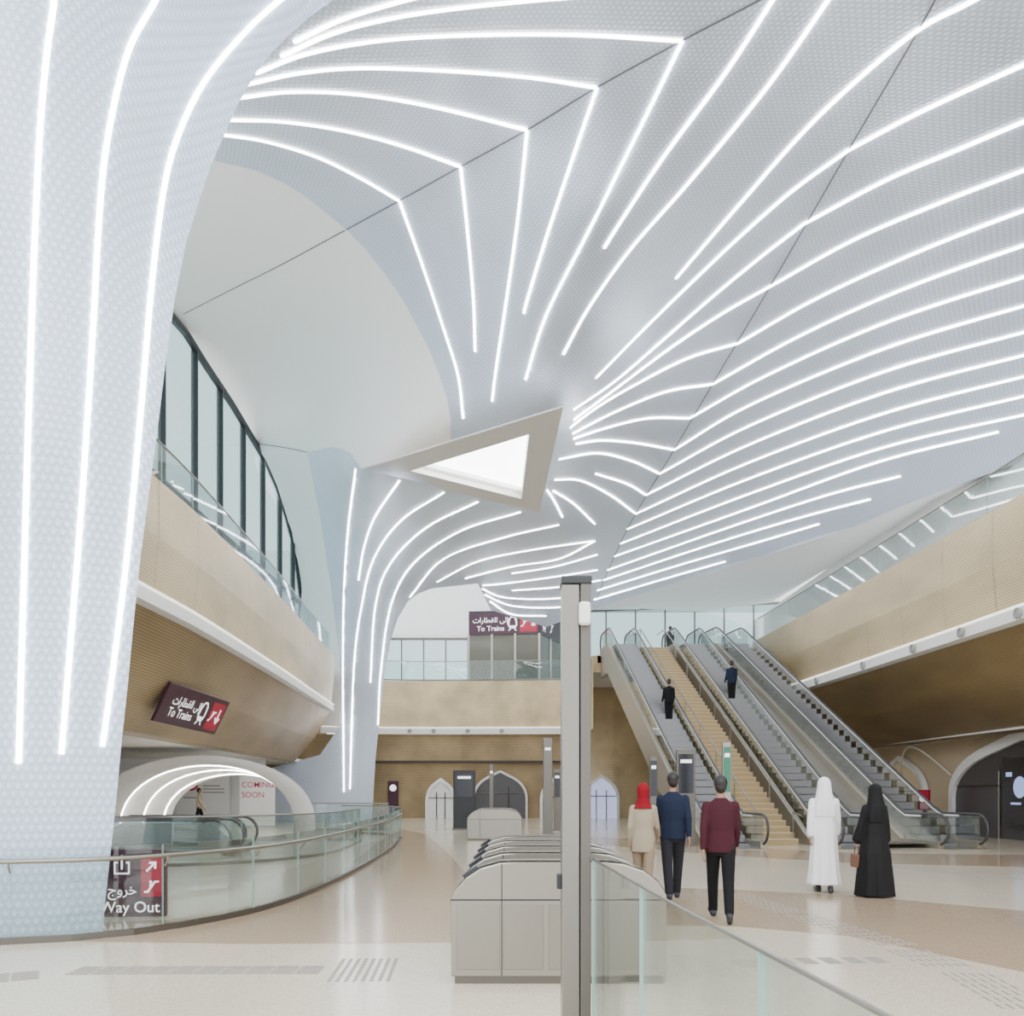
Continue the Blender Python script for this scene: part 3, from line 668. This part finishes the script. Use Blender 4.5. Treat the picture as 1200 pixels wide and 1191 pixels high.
# ---------------- gates ----------------
def gate(x,y,label):
    e=empty('ticket_gate',(x,y,0),label,'ticket gate','ticket gate line')
    pr=[(0,.06),(0,.70),(.03,.77),(.12,.87),(.24,.95),(.40,.995),(.55,1.0),(1.25,1.0),(1.42,.985),(1.58,.93),(1.70,.84),(1.77,.73),(1.77,.06)]
    V,Fc=prism([(x+p,q) for p,q in pr],lambda p,q,t:Vector((p,y+t,q)),0,.30);V,Fc=bev(V,Fc,.012,2);mk('body',V,Fc,STEELL,par=e)
    V,Fc=box(x+.03,x+1.74,y+.02,y+.28,0,.065);mk('plinth',V,Fc,STEELD,par=e)
    for a,b in((.04,.40),(.43,.76),(.80,1.16),(1.20,1.70)):
        V,Fc=bev(*box(x+a,x+b,y-.010,y+.004,.12,.66),w=.003,seg=1);mk('door_panel',V,Fc,STEEL,par=e)
    V,Fc=box(x-.004,x+1.774,y-.005,y+.305,.685,.697);mk('seam_line',V,Fc,DARK,par=e)
    V,Fc=box(x+.412,x+.420,y-.006,y+.302,.07,.99);mk('seam_line',V,Fc,DARK,par=e)
    lid=[(p,q) for p,q in pr[2:12]]
    V=[];
    for p,q in lid: V+=[(x+p,y+.05,q+.012),(x+p,y+.25,q+.012)]
    mk('top_cover',V,[[2*i,2*i+2,2*i+3,2*i+1] for i in range(len(lid)-1)],pbr('gate_top',(.30,.31,.31),.15,.3),par=e,smooth=True)
    V=[(x+.10,y+.07,.872),(x+.10,y+.23,.872),(x+.22,y+.23,.955),(x+.22,y+.07,.955)]
    V=[Vector(v)+Vector((-.012,0,.012)) for v in V];V+= [v+Vector((.02,0,-.03)) for v in V]
    mk('card_reader',V,[(0,3,2,1),(0,1,5,4),(1,2,6,5),(2,3,7,6),(3,0,4,7),(4,5,6,7)],SCREEN,par=e)
    V,Fc=box(x+.84,x+.86,y+.30,y+.58,.30,.93);mk('barrier_flap',V,Fc,GLASS,par=e)
    return e
g0=gate(-.50,7.0,'stainless steel ticket gate cabinet with curved top')
def dup(e,off,**kw):
    o=e.copy();o.location=e.location+Vector(off);LINK(o)
    for c in list(e.children):
        cc=c.copy();cc.parent=o;LINK(cc)
    for a,b in kw.items():o[a]=b
    return o
for i in range(1,5): dup(g0,(0,i*1.0,0))
for i in range(4): dup(g0,(-.95,20.5+i*1.0,0),group='far ticket gate line',label='stainless steel ticket gate further along the concourse')
# ---------------- steel post ----------------
pe=empty('steel_post',(.335,4.5,0),'tall brushed steel rectangular post with small sensor','post')
POSTM=pbr('post_steel',(.27,.255,.23),.28,.95)
V,Fc=bev(*box(.26,.350,4.43,4.58,0,2.66),w=.006,seg=2);mk('post_body',V,Fc,POSTM,par=pe)
V,Fc=bev(*box(.355,.41,4.43,4.58,0,2.68),w=.006,seg=2);mk('post_flange',V,Fc,STEELD,par=pe)
V,Fc=bev(*box(.255,.415,4.42,4.59,2.66,2.70),w=.005,seg=1);mk('cap',V,Fc,DARK,par=pe)
V,Fc=bev(*box(.345,.405,4.38,4.43,2.44,2.56),w=.015,seg=3);mk('sensor',V,Fc,WHITE,par=pe)
V,Fc=bev(*box(.235,.262,4.45,4.50,1.07,1.15),w=.006,seg=2);mk('latch',V,Fc,DARK,par=pe)
V,Fc=bev(*box(.22,.45,4.38,4.63,0,.02),w=.004,seg=1);mk('base_plate',V,Fc,STEEL,par=pe)
balustrade([(.42,4.43),(.51,2.46),(.585,1.33),(.62,.6)],0,1.23,'frameless glass barrier beside the steel post',pane=1.1,rail=.006)
# ---------------- left railings ----------------
LR=sm([(-8.2,8.2),(-5.4,8.78),(-4.45,9.15),(-3.85,9.9),(-3.3,11.4),(-3.1,14),(-3.12,18),(-3.3,23),(-3.7,28)],8)
balustrade(LR,0,.98,'curved glass balustrade with steel handrail',pane=1.5,rail=.025,railz=.86,railoff=-.09,post=True)
balustrade(sm([(-3.7,28.5),(-4.6,31),(-6.5,32.5)],5),0,1.05,'glass balustrade around the stair opening',pane=1.6,rail=.02)
balustrade(sm([(-10,17.6),(-7,18),(-5.3,19.5),(-4.6,22),(-4.8,27)],6),0,1.05,'glass balustrade around the descending escalator',pane=1.5,rail=.02)
balustrade([(-5.0,34.5),(-9.,35.5)],0,1.1,'glass balustrade near the far column',pane=1.6,rail=.02)
def landing(x,y,label):
    e=empty('escalator',(x,y,0),label,'escalator','descending escalators')
    for q in(-.5,.5):
        pth=[(1.9,.1)]+[(2.0+.4*math.cos(a),.52+.4*math.sin(a)) for a in [math.radians(-70+20*k) for k in range(9)]]+[(0,.92),(-1,.92),(-1.7,.6),(-3.0,.1)]
        g=tube([(x+s,y+q,z) for s,z in pth],.04,8);mk('handrail',g[0],g[1],RUB,par=e,smooth=True)
        pl=[(2.3,.1),(2.38,.5),(2.0,.86),(0,.86),(-1,.86),(-1.6,.56),(-2.7,.1)]
        V,Fc=prism(pl,lambda p,t,o:Vector((x+p,y+q+o,t)),-.008,.008);mk('glass_balustrade_panel',V,Fc,GLASS,par=e)
        V,Fc=box(x-2.8,x+2.2,y+q-.08,y+q+.08,0,.16);mk('side_cladding',V,Fc,STEELL,par=e)
    V,Fc=box(x-2.5,x+2.2,y-.42,y+.42,0,.02);mk('comb_plate',V,Fc,STEEL,par=e)
landing(-8.9,20.2,'black handrailed escalator landing leading down');landing(-9.2,22.3,'black handrailed escalator landing leading down')
# ---------------- under left balcony ----------------
walls('wall_left',[(-24,40),(-11.6,40.2)],0,3.2,WHITE,'white lower wall with shop notices')
def archband(cx,y,r,z0,depth,label,n=26,hh=2.6):
    V=[]
    zz=lambda a:z0+hh*max(0.,math.sin(a))**.8
    for k in range(n+1):
        a=math.pi*k/n;x=cx-r*math.cos(a);z=zz(a)
        V+=[(x,y,z),(x+.4*math.cos(a),y+depth,z-.35*math.sin(a)),(x-.7*math.cos(a),y,z+.25)]
    Fc=[]
    for i in range(n): Fc+=[[3*i,3*i+3,3*i+4,3*i+1],[3*i,3*i+2,3*i+5,3*i+3]]
    e=empty('arch',(cx,y,z0),label,'arch');mk('arch_lining',V,Fc,WHITE,par=e,smooth=True)
    for t in (.15,.5,.85):
        pts=[]
        for k in range(1,n):
            a=math.pi*k/n
            pts.append((cx-r*math.cos(a)+.4*t*math.cos(a)+.02*math.cos(a),y+depth*t,zz(a)-.35*t*math.sin(a)-.03))
        g=tube(pts,.022,5);mk('light_line',g[0],g[1],STRIP,par=e)
archband(-10.9,30,3.3,0,4.5,'white curved portal arch with inset light lines')
LOGO=[[(math.cos(a)*r1,math.sin(a)*r1) for a,r1 in ((t,.5),(t+.2,.5),(t+.2,.36),(t,.36))] for t in [k*.2 for k in range(32)]]+[circ(0,0,.2,12)]
LR_=pbr('logo_red',(.6,.02,.12),.5);GT=pbr('grey_text',(.4,.38,.38),.5)
board((-15.7,39.9,.02),(1,0,0),(0,0,1),2.5,2.5,[('s','logo_ring',LOGO,.7,1.95,.7,LR_),('s','notice_lines',[[(0,0),(1,0),(1,.06),(0,.06)],[(0,.15),(1,.15),(1,.21),(0,.21)],[(0,.3),(.8,.3),(.8,.36),(0,.36)]],1.25,1.5,1.,GT),('s','notice_lines',[[(0,0),(.7,0),(.7,.06),(0,.06)]],.35,1.25,1.,GT)],'white wall notice with round red emblem',mat=WHITE,th=.05,name='notice_board')
board((-12.3,38.5,.02),(1,0,0),(0,0,1),1.6,2.6,[('t','COMING',.1,1.75,.36,LR_),('t','SOON',.1,1.3,.36,LR_)],'white hoarding panel with red lettering COMING SOON',mat=WHITE,th=.05,name='notice_board')
# ---------------- ogee arches ----------------
def ogee(hw,h,n=16):
    L=[(-hw,0),(-hw,h*.42)]
    for k in range(1,n+1):
        t=k/n;a=t*math.pi/2
        L.append((-hw*math.cos(a)**.85 if t<1 else 0,h*.42+h*.48*math.sin(a)+h*.10*t**7))
    return L+[(-x,z) for x,z in L[::-1][1:]]
def archway(M,hw,h,label,inner,idx,fr=.16,frm=WHITE):
    e=empty('door_%d'%idx,M(0,0,0),label,'archway');e['kind']='structure'
    a=ogee(hw,h);b=ogee(hw+fr,h+fr*1.3);n=len(a);V=[];
    for o in(-.15,.05):
        V+=[M(x,o,z) for x,z in a]+[M(x,o,z) for x,z in b]
    Fc=[]
    for i in range(n-1):
        Fc+=[[i,i+1,n+i+1,n+i],[2*n+i,3*n+i,3*n+i+1,2*n+i+1],[i,2*n+i,2*n+i+1,i+1],[n+i,n+i+1,3*n+i+1,3*n+i]]
    mk('arch_frame',V,Fc,frm,par=e)
    mk('opening',[M(x,-.02,z) for x,z in a],[list(range(n))],inner,par=e)
    for x in (-hw*.33,hw*.33):
        g=tube([M(x,-.06,0),M(x,-.06,h*.7)],.03,6);mk('door_stile',g[0],g[1],STEELD,par=e)
    g=tube([M(-hw*.95,-.06,h*.55),M(hw*.95,-.06,h*.55)],.03,6);mk('door_transom',g[0],g[1],STEELD,par=e)
    return e
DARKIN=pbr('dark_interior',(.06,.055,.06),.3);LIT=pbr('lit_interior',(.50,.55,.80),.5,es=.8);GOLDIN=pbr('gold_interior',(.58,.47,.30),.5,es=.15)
MB=lambda cx,y:(lambda x,o,z:Vector((cx+x,y+o,z)))
archway(MB(-4.2,50.4),.75,2.2,'small pointed doorway with white frame',WHITE,1)
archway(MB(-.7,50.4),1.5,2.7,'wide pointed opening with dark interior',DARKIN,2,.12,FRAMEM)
archway(MB(5.25,50.2),.9,2.4,'pointed opening with bright bluish interior',LIT,3)
archway(MB(2.6,50.3),.8,2.3,'pointed opening in bronze wall',GOLDIN,4)
MR=lambda cy,x:(lambda a,o,z:Vector((x+o,cy-a,z)))
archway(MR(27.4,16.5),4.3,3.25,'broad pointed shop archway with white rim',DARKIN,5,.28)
archway(MR(36.2,16.5),2.2,2.9,'pointed archway with white rim and beige lining',GOLDIN,6,.15)
archway(MR(42.4,16.5),2.0,2.9,'pointed archway with white rim and beige lining',GOLDIN,7,.15)
for cy,r in((33.8,2.0),(39.2,1.6)):
    pts=[(16.35-.6*math.sin(math.pi*k/16),cy+r-2*r*k/16,2.2+1.15*math.sin(math.pi*k/16)) for k in range(17)]
    g=tube(pts,.03,6);mk('arch_rib',g[0],g[1],FRAMEM,label='slim champagne rib curving under the soffit',cat='arch',group='soffit ribs')
board((16.2,28.2,.5),(0,-1,0),(0,0,1),2.4,2.2,[('s','screen_image',[circ(-.3,0.1,.5,18),[(-1,-.7),(-.2,-.7),(-.2,-.6),(-1,-.6)],[(.1,-.7),(.9,-.7),(.9,-.6),(.1,-.6)],[(-1.4,.6),(-.9,.6),(-.9,.8),(-1.4,.8)]],1.2,1.15,.7,SCRB)],'large dark display screen in shop archway',mat=SCREEN,name='display_screen',catg='screen')
board((15.4,32.4,0.9),(.5,-.86,0),(0,0,1),.4,.75,[('s','symbol',[circ(0,0,.13,12)],.2,.42,1,SWH)],'small red fire equipment cabinet',mat=RED,name='fire_cabinet',catg='fire cabinet',th=.2)
V,Fc=bev(*box(15.47,15.63,32.15,32.31,0,.92),w=.01,seg=1)
mk('pedestal',V,Fc,STEELL,par=[o for o in bpy.data.objects if o.name=='fire_cabinet'][0])
board((-7.3,50.2,0),(1,0,0),(0,0,1),.6,2.2,[('s','symbol',[circ(0,0,.2,12)],.3,1.8,1,SWH)],'dark red wall cabinet on bronze wall',mat=MAROON,name='fire_cabinet',catg='fire cabinet',th=.2)
def totem(u,vb,wpx,vt,label,mat,col=None):
    p=FL(u,vb);d=p.y;wd=wpx*d/F;hh=H-(vt-CV)*d/F
    e=empty('information_totem',(p.x,p.y,0),label,'totem')
    V,Fc=bev(*box(p.x-wd/2,p.x+wd/2,p.y,p.y+.14,.06,hh),w=.012,seg=2);mk('totem_body',V,Fc,mat,par=e)
    V,Fc=box(p.x-wd/2-.04,p.x+wd/2+.04,p.y-.03,p.y+.18,0,.07);mk('base',V,Fc,STEELD,par=e)
    V,Fc=bev(*box(p.x-wd*.4,p.x+wd*.4,p.y-.012,p.y+.002,hh*.55,hh-.12),w=.003,seg=1);mk('display_face',V,Fc,col or MAROON,par=e)
    V,Fc=box(p.x-wd*.3,p.x+wd*.3,p.y-.018,p.y-.010,hh*.9-.1,hh*.9);mk('symbol',V,Fc,SWH,par=e)
totem(804,992,22,879,'dark information totem beside the escalators',STEELD,SCREEN)
totem(852,1000,10,870,'slim green and steel sign post',STEELL,GREEN)
totem(642,978,11,865,'tall slim steel information pylon',STEELD,STEELD)
totem(653,974,8,902,'short steel information pylon',STEELD,SCREEN)
totem(576,974,5,896,'slim steel sign post',STEELD,STEELD)
totem(766,990,9,887,'narrow dark information pylon',STEELD,SCREEN)
totem(544,973,26,903,'dark rectangular vending kiosk',DARK,SCREEN)
# ---------------- people ----------------
SK=pbr('skin_brown',(.33,.18,.11),.5);SK2=pbr('skin_tan',(.45,.27,.18),.5);HAIR=pbr('hair_black',(.012,.01,.01),.5)
def cloth(name,c,r=.85): return pbr(name,c,r,spec=.2)
def checked(name,c1,c2):
    m=pbr(name,c1,.85,spec=.2);nt=m.node_tree;tc=nn(nt,'ShaderNodeTexCoord');ch=nn(nt,'ShaderNodeTexChecker')
    ch.inputs['Scale'].default_value=70;ch.inputs['Color1'].default_value=(*c1,1);ch.inputs['Color2'].default_value=(*c2,1)
    nt.links.new(tc.outputs['Object'],ch.inputs['Vector']);nt.links.new(ch.outputs[0],nt.nodes['Principled BSDF'].inputs['Base Color']);return m
def caps(p0,r0,p1,r1,n=12):
    p0=Vector(p0);p1=Vector(p1);t=(p1-p0).normalized();pts=[];rs=[]
    for k in range(4):
        a=math.pi/2*(k/4);pts.append(p0-t*r0*math.cos(a));rs.append(max(.002,r0*math.sin(a)))
    for q in(0,.5,1): pts.append(p0.lerp(p1,q));rs.append(r0+(r1-r0)*q)
    for k in range(3,-1,-1):
        a=math.pi/2*(k/4);pts.append(p1+t*r1*math.cos(a));rs.append(max(.002,r1*math.sin(a)))
    return tube(pts,rs,n)
def elli(c,rx,ry,rz,n=14,m=9):
    V=[];Fc=[]
    for i in range(m+1):
        a=math.pi*i/m
        if i==0:a=1e-3
        if i==m:a=math.pi-1e-3
        for k in range(n):
            b=2*math.pi*k/n
            V.append(Vector(c)+Vector((rx*math.sin(a)*math.cos(b),ry*math.sin(a)*math.sin(b),rz*math.cos(a))))
    for i in range(m):
        for k in range(n): Fc.append([i*n+k,(i+1)*n+k,(i+1)*n+(k+1)%n,i*n+(k+1)%n])
    Fc.append([k for k in range(n)]);Fc.append([m*n+k for k in range(n)][::-1]);return V,Fc
def rings(R,n=28,fold=0.,nf=7,ph=0.):
    V=[];Fc=[]
    zmax=max(r[2] for r in R);zmin=min(r[2] for r in R)
    for (cx,cy,z,rx,ry) in R:
        f=fold*(zmax-z)/(zmax-zmin+1e-6)
        for k in range(n):
            b=2*math.pi*k/n;q=1+f*(math.sin(nf*b+ph)+.5*math.sin((nf+4)*b+2*ph+z*2))
            V.append((cx+rx*q*math.cos(b),cy+ry*q*math.sin(b),z))
    for i in range(len(R)-1):
        for k in range(n): Fc.append([i*n+k,i*n+(k+1)%n,(i+1)*n+(k+1)%n,(i+1)*n+k])
    Fc.append(list(range(n))[::-1]);Fc.append([(len(R)-1)*n+k for k in range(n)]);return V,Fc
def person(label,loc,head,h,st,legs=((18,5),(-14,12)),arms=((-12,10,6),(14,15,6)),skin=SK,small=False,group=None,female=False):
    sc=h/1.75
    def leg(sd,a,k):
        hip=Vector((sd*.085,0,.92));a1=math.radians(a);a2=math.radians(a-k)
        kn=hip+Vector((-sd*.01,math.sin(a1),-math.cos(a1)))*.44;an=kn+Vector((-sd*.03,math.sin(a2),-math.cos(a2)))*.40
        fp=math.radians(-28) if a<-8 else 0
        if a>8: fp=math.radians(10)
        toe=an+Vector((sd*.02,.17*math.cos(fp),.17*math.sin(fp)-.045));heel=an+Vector((0,-.05,-.05));return hip,kn,an,toe,heel
    Lg=[leg(-1,*legs[0]),leg(1,*legs[1])]
    lo=min(min(l[3].z,l[4].z) for l in Lg)-.035
    def arm(sd,a,b,ab):
        sh=Vector((sd*(.148 if female else .168),0,1.405));a1=math.radians(a);a2=math.radians(a+b);q=math.radians(ab)
        el=sh+Vector((sd*math.sin(q),math.sin(a1)*math.cos(q),-math.cos(a1)*math.cos(q)))*.29
        wr=el+Vector((sd*math.sin(q)*.2,math.sin(a2),-math.cos(a2)))*.25;return sh,el,wr
    Ar=[arm(-1,*arms[0]),arm(1,*arms[1])]
    X=Matrix.Translation(Vector(loc))@Matrix.Rotation(head,4,'Z')@Matrix.Scale(sc,4)@Matrix.Translation((0,0,-lo))
    e=empty('person',loc,label,'person',group)
    def out(name,g,mat,vox,lab=None):
        o=mk(name,[X@v for v in g.v],g.f,mat,par=e,smooth=True,label=lab)
        if vox:
            m=o.modifiers.new('remesh','REMESH');m.mode='VOXEL';m.voxel_size=vox*(2 if small else 1);m.use_smooth_shade=True
            m2=o.modifiers.new('smooth','SMOOTH');m2.factor=.5;m2.iterations=3 if not small else 1
        return o
    sw=.92 if female else 1
    b=G()
    b.add(*rings([(0,0,.84,.12,.09),(0,0,.9,.155,.11),(0,0,.98,.15,.105),(0,0,1.1,.13*sw,.09),(0,.0,1.25,.155*sw,.105),(0,0,1.37,.165*sw,.10),(0,0,1.43,.12*sw,.08),(0,0,1.48,.06,.055)]))
    b.add(*caps((0,-.01,1.44),.055,(0,.01,1.57),.05));b.add(*elli((0,.015,1.655),.072,.092,.108))
    b.add(*caps((0,.06,1.58),.035,(0,.05,1.6),.04));b.add(*caps((0,.105,1.66),.008,(0,.118,1.635),.012,8))
    for sd in(-1,1): b.add(*elli((sd*.074,.005,1.65),.010,.02,.03))
    for (hip,kn,an,toe,heel) in Lg:
        b.add(*caps(hip,.080,kn,.050));b.add(*caps(kn,.050,an,.034));b.add(*caps(heel,.032,toe,.028))
    for i,(sh,el,wr) in enumerate(Ar):
        sd=-1 if i==0 else 1
        b.add(*caps(sh,.045,el,.036));b.add(*caps(el,.036,wr,.025))
        t=(wr-el).normalized();sx=Vector((0,1,0));sx=(sx-t*sx.dot(t)).normalized();inn=Vector((-sd,0,0))
        pe_=wr+t*.085
        for k in range(4):
            o=sx*(.027-.018*k);b.add(*caps(wr+o*.6,.014,pe_+o,.012,8))
            ln=(.032,.038,.035,.026)[k];m1=pe_+o*1.12+t*ln+inn*.006;m2=m1+t*ln*.7+inn*.018
            b.add(*caps(pe_+o,.0095,m1,.0088,8));b.add(*caps(m1,.0088,m2,.0078,8))
        th=wr+t*.03+sx*.022;th2=th+sx*.03+t*.03+inn*.01;b.add(*caps(th,.013,th2,.010,8));b.add(*caps(th2,.010,th2+t*.03+inn*.008,.0085,8))
    out('body',b,skin,.0065)
    for sd in(-1,1):
        g=G().add(*elli((sd*.03,.098,1.668),.012,.008,.007));out('eye',g,HAIR,0)
    for (hip,kn,an,toe,heel) in Lg:
        g=G();g.add(*caps(heel+Vector((0,0,.005)),.042,toe,.038));g.add(*caps(heel,.04,an+Vector((0,0,-.01)),.045));out('shoe',g,st.get('shoe',DARK),.01)
    if st['type']=='trousers':
        g=G();g.add(*rings([(0,0,.80,.13,.10),(0,0,.86,.165,.125),(0,0,.95,.165,.12),(0,0,1.03,.155*sw,.11)]))
        for (hip,kn,an,toe,heel) in Lg:
            g.add(*caps(hip,.096,kn,.070));g.add(*caps(kn,.070,an+Vector((0,0,.0)),.056))
        out('trousers',g,st['tr'],.011)
        g=G();z0=st.get('hem',.86)
        g.add(*rings([(0,0,z0,.18,.135),(0,0,.95,.175,.13),(0,0,1.1,.158*sw,.118),(0,0,1.25,.172*sw,.125),(0,0,1.36,.182*sw,.115),(0,0,1.415,.165*sw,.098),(0,0,1.45,.115*sw,.085),(0,-.005,1.495,.065,.065)],fold=.02))
        for (sh,el,wr) in Ar:
            g.add(*caps(sh+Vector((0,0,-.005)),.056,el,.049));g.add(*caps(el,.049,wr+(el-wr)*.08,.037))
        out('shirt',g,st['top'],.011,st.get('toplab'))
    else:
        hm=st.get('hemz',.08)+lo;hr=st.get('hr',.26);stx=st.get('drift',.0)
        g=G();g.add(*rings([(0,stx,hm,hr,hr*.9),(0,stx*.7,.35,hr*.9,hr*.82),(0,stx*.3,.7,hr*.8,hr*.68),(0,0,.95,.19,.155),(0,0,1.1,.175,.14),(0,0,1.25,.178,.135),(0,0,1.36,.185,.12),(0,0,1.42,.155,.1),(0,0,1.49,.075,.07)],n=48,fold=.06,nf=8,ph=h*5))
        for (sh,el,wr) in Ar:
            w2=st.get('slv',.055);g.add(*caps(sh,.06,el,.056));g.add(*caps(el,.056,wr+(el-wr)*.12,w2))
        out('robe',g,st['top'],.011,st.get('toplab'))
    hd=st.get('head','hair')
    if hd=='hair':
        g=G();g.add(*elli((0,-.012,1.678),.083,.098,.098));g.add(*elli((0,-.035,1.63),.072,.07,.085));out('hair',g,HAIR,.009)
    elif hd=='hijab':
        g=G();g.add(*elli((0,-.012,1.665),.097,.112,.122));g.add(*rings([(0,-.02,1.40,.15,.12),(0,-.02,1.46,.11,.10),(0,-.02,1.55,.085,.09),(0,-.02,1.62,.088,.1)],fold=.05));out('headscarf',g,st['scarf'],.010)
    elif hd=='ghutra':
        g=G();g.add(*elli((0,-.01,1.69),.10,.115,.105));g.add(*rings([(0,-.06,1.17,.16,.09),(0,-.05,1.3,.17,.11),(0,-.035,1.42,.145,.125),(0,-.03,1.53,.12,.11),(0,-.02,1.64,.103,.11),(0,-.01,1.7,.10,.11)],n=40,fold=.08,nf=7));out('headcloth',g,st['scarf'],.010)
    return e,Ar,X
NAVY=cloth('navy_knit',(.012,.018,.040));MRN=checked('maroon_check',(.060,.012,.020),(.040,.009,.016));BLK=cloth('black_cloth',(.008,.008,.010));BEI=cloth('beige_jacket',(.36,.30,.22));TANP=cloth('tan_trousers',(.28,.215,.15))
REDS=cloth('red_scarf',(.22,.006,.014));WHT=cloth('white_robe',(.85,.86,.88));BLK2=cloth('abaya_black',(.008,.008,.009),.7)
person('person in maroon checked shirt and black trousers walking away',(2.53,10.35,0),-.15,1.76,dict(type='trousers',tr=BLK,top=MRN,hem=.84),legs=((20,6),(-16,16)),arms=((-12,8,7),(14,14,6)))
person('person with red headscarf and beige jacket walking',(1.80,11.7,0),-.25,1.63,dict(type='trousers',tr=TANP,top=BEI,hem=.76,head='hijab',scarf=REDS),legs=((10,5),(-10,10)),arms=((-5,25,8),(18,35,8)),female=True,skin=SK2)
person('person in navy jumper and dark trousers walking away',(2.28,12.1,0),-.1,1.80,dict(type='trousers',tr=cloth('charcoal_trousers',(.02,.02,.026)),top=NAVY,hem=.84),legs=((-12,10),(14,5)),arms=((16,14,5),(-14,8,7)))
person('person in long white robe and white headcloth walking away',(4.9,13.4,0),-.2,1.77,dict(type='robe',top=WHT,head='ghutra',scarf=WHT,hr=.25,hemz=.13,drift=.0),legs=((8,3),(-8,6)),arms=((-14,8,8),(14,10,8)))
ab,Ar,X=person('person in long black cloak and headscarf carrying a bag',(5.46,12.85,0),.1,1.66,dict(type='robe',top=BLK2,head='ghutra',scarf=BLK2,hr=.31,hemz=.02,slv=.09),legs=((5,4),(-5,5)),arms=((5,12,14),(5,10,12)),female=True,skin=SK2)
hp=X@(Ar[0][2]+(Ar[0][2]-Ar[0][1]).normalized()*.1)
be=empty('handbag',(hp.x,hp.y,hp.z-.32),'small brown leather handbag held in one hand','handbag')
V,Fc=bev(*box(hp.x-.05,hp.x+.05,hp.y-.13,hp.y+.13,hp.z-.32,hp.z-.12),w=.02,seg=2);mk('bag_body',V,Fc,pbr('brown_leather',(.15,.055,.02),.5),par=be)
g=tube([(hp.x,hp.y-.08,hp.z-.13),(hp.x,hp.y-.05,hp.z-.02),(hp.x,hp.y,hp.z+.01),(hp.x,hp.y+.05,hp.z-.02),(hp.x,hp.y+.08,hp.z-.13)],.008,6);mk('strap',g[0],g[1],MATS['brown_leather'],par=be)
GRY=cloth('grey_shirt',(.05,.06,.08))
def esp(M,s,q,lab,top,tr,h=1.75):
    k=int((s-.6)/.4);ss=.6+.4*k
    p=M(ss+.2,q,zf(ss+.4,Z1)+.032);person(lab,p,.1,h,dict(type='trousers',tr=tr,top=top),legs=((0,0),(2,2)),arms=((8,30,6),(6,25,6)),small=True)
esp(M1,8.0,.2,'person in dark jacket riding the escalator',BLK,BLK)
esp(M2,9.6,0,'person in navy top riding the escalator',NAVY,BLK)
person('person in dark top near the escalator head',(7.9,42.6,8.16),.1,1.65,dict(type='trousers',tr=BLK,top=GRY),small=True)
person('person in pale top standing by the far notices',(-13.2,36,0),-1.2,1.7,dict(type='trousers',tr=BLK,top=BEI),small=True)
# ---------------- lights ----------------
def area(loc,rot,sx,sy,pw,col=(1,1,1)):
    l=bpy.data.lights.new('fill_lamp','AREA');l.shape='RECTANGLE';l.size=sx;l.size_y=sy;l.energy=pw;l.color=col
    o=bpy.data.objects.new('fill_lamp',l);o.location=loc;o.rotation_euler=[math.radians(a) for a in rot];LINK(o)
area((0,-4,11),(62,0,0),14,6,1600)  # added fill behind and above the camera, not a fixture of the hall
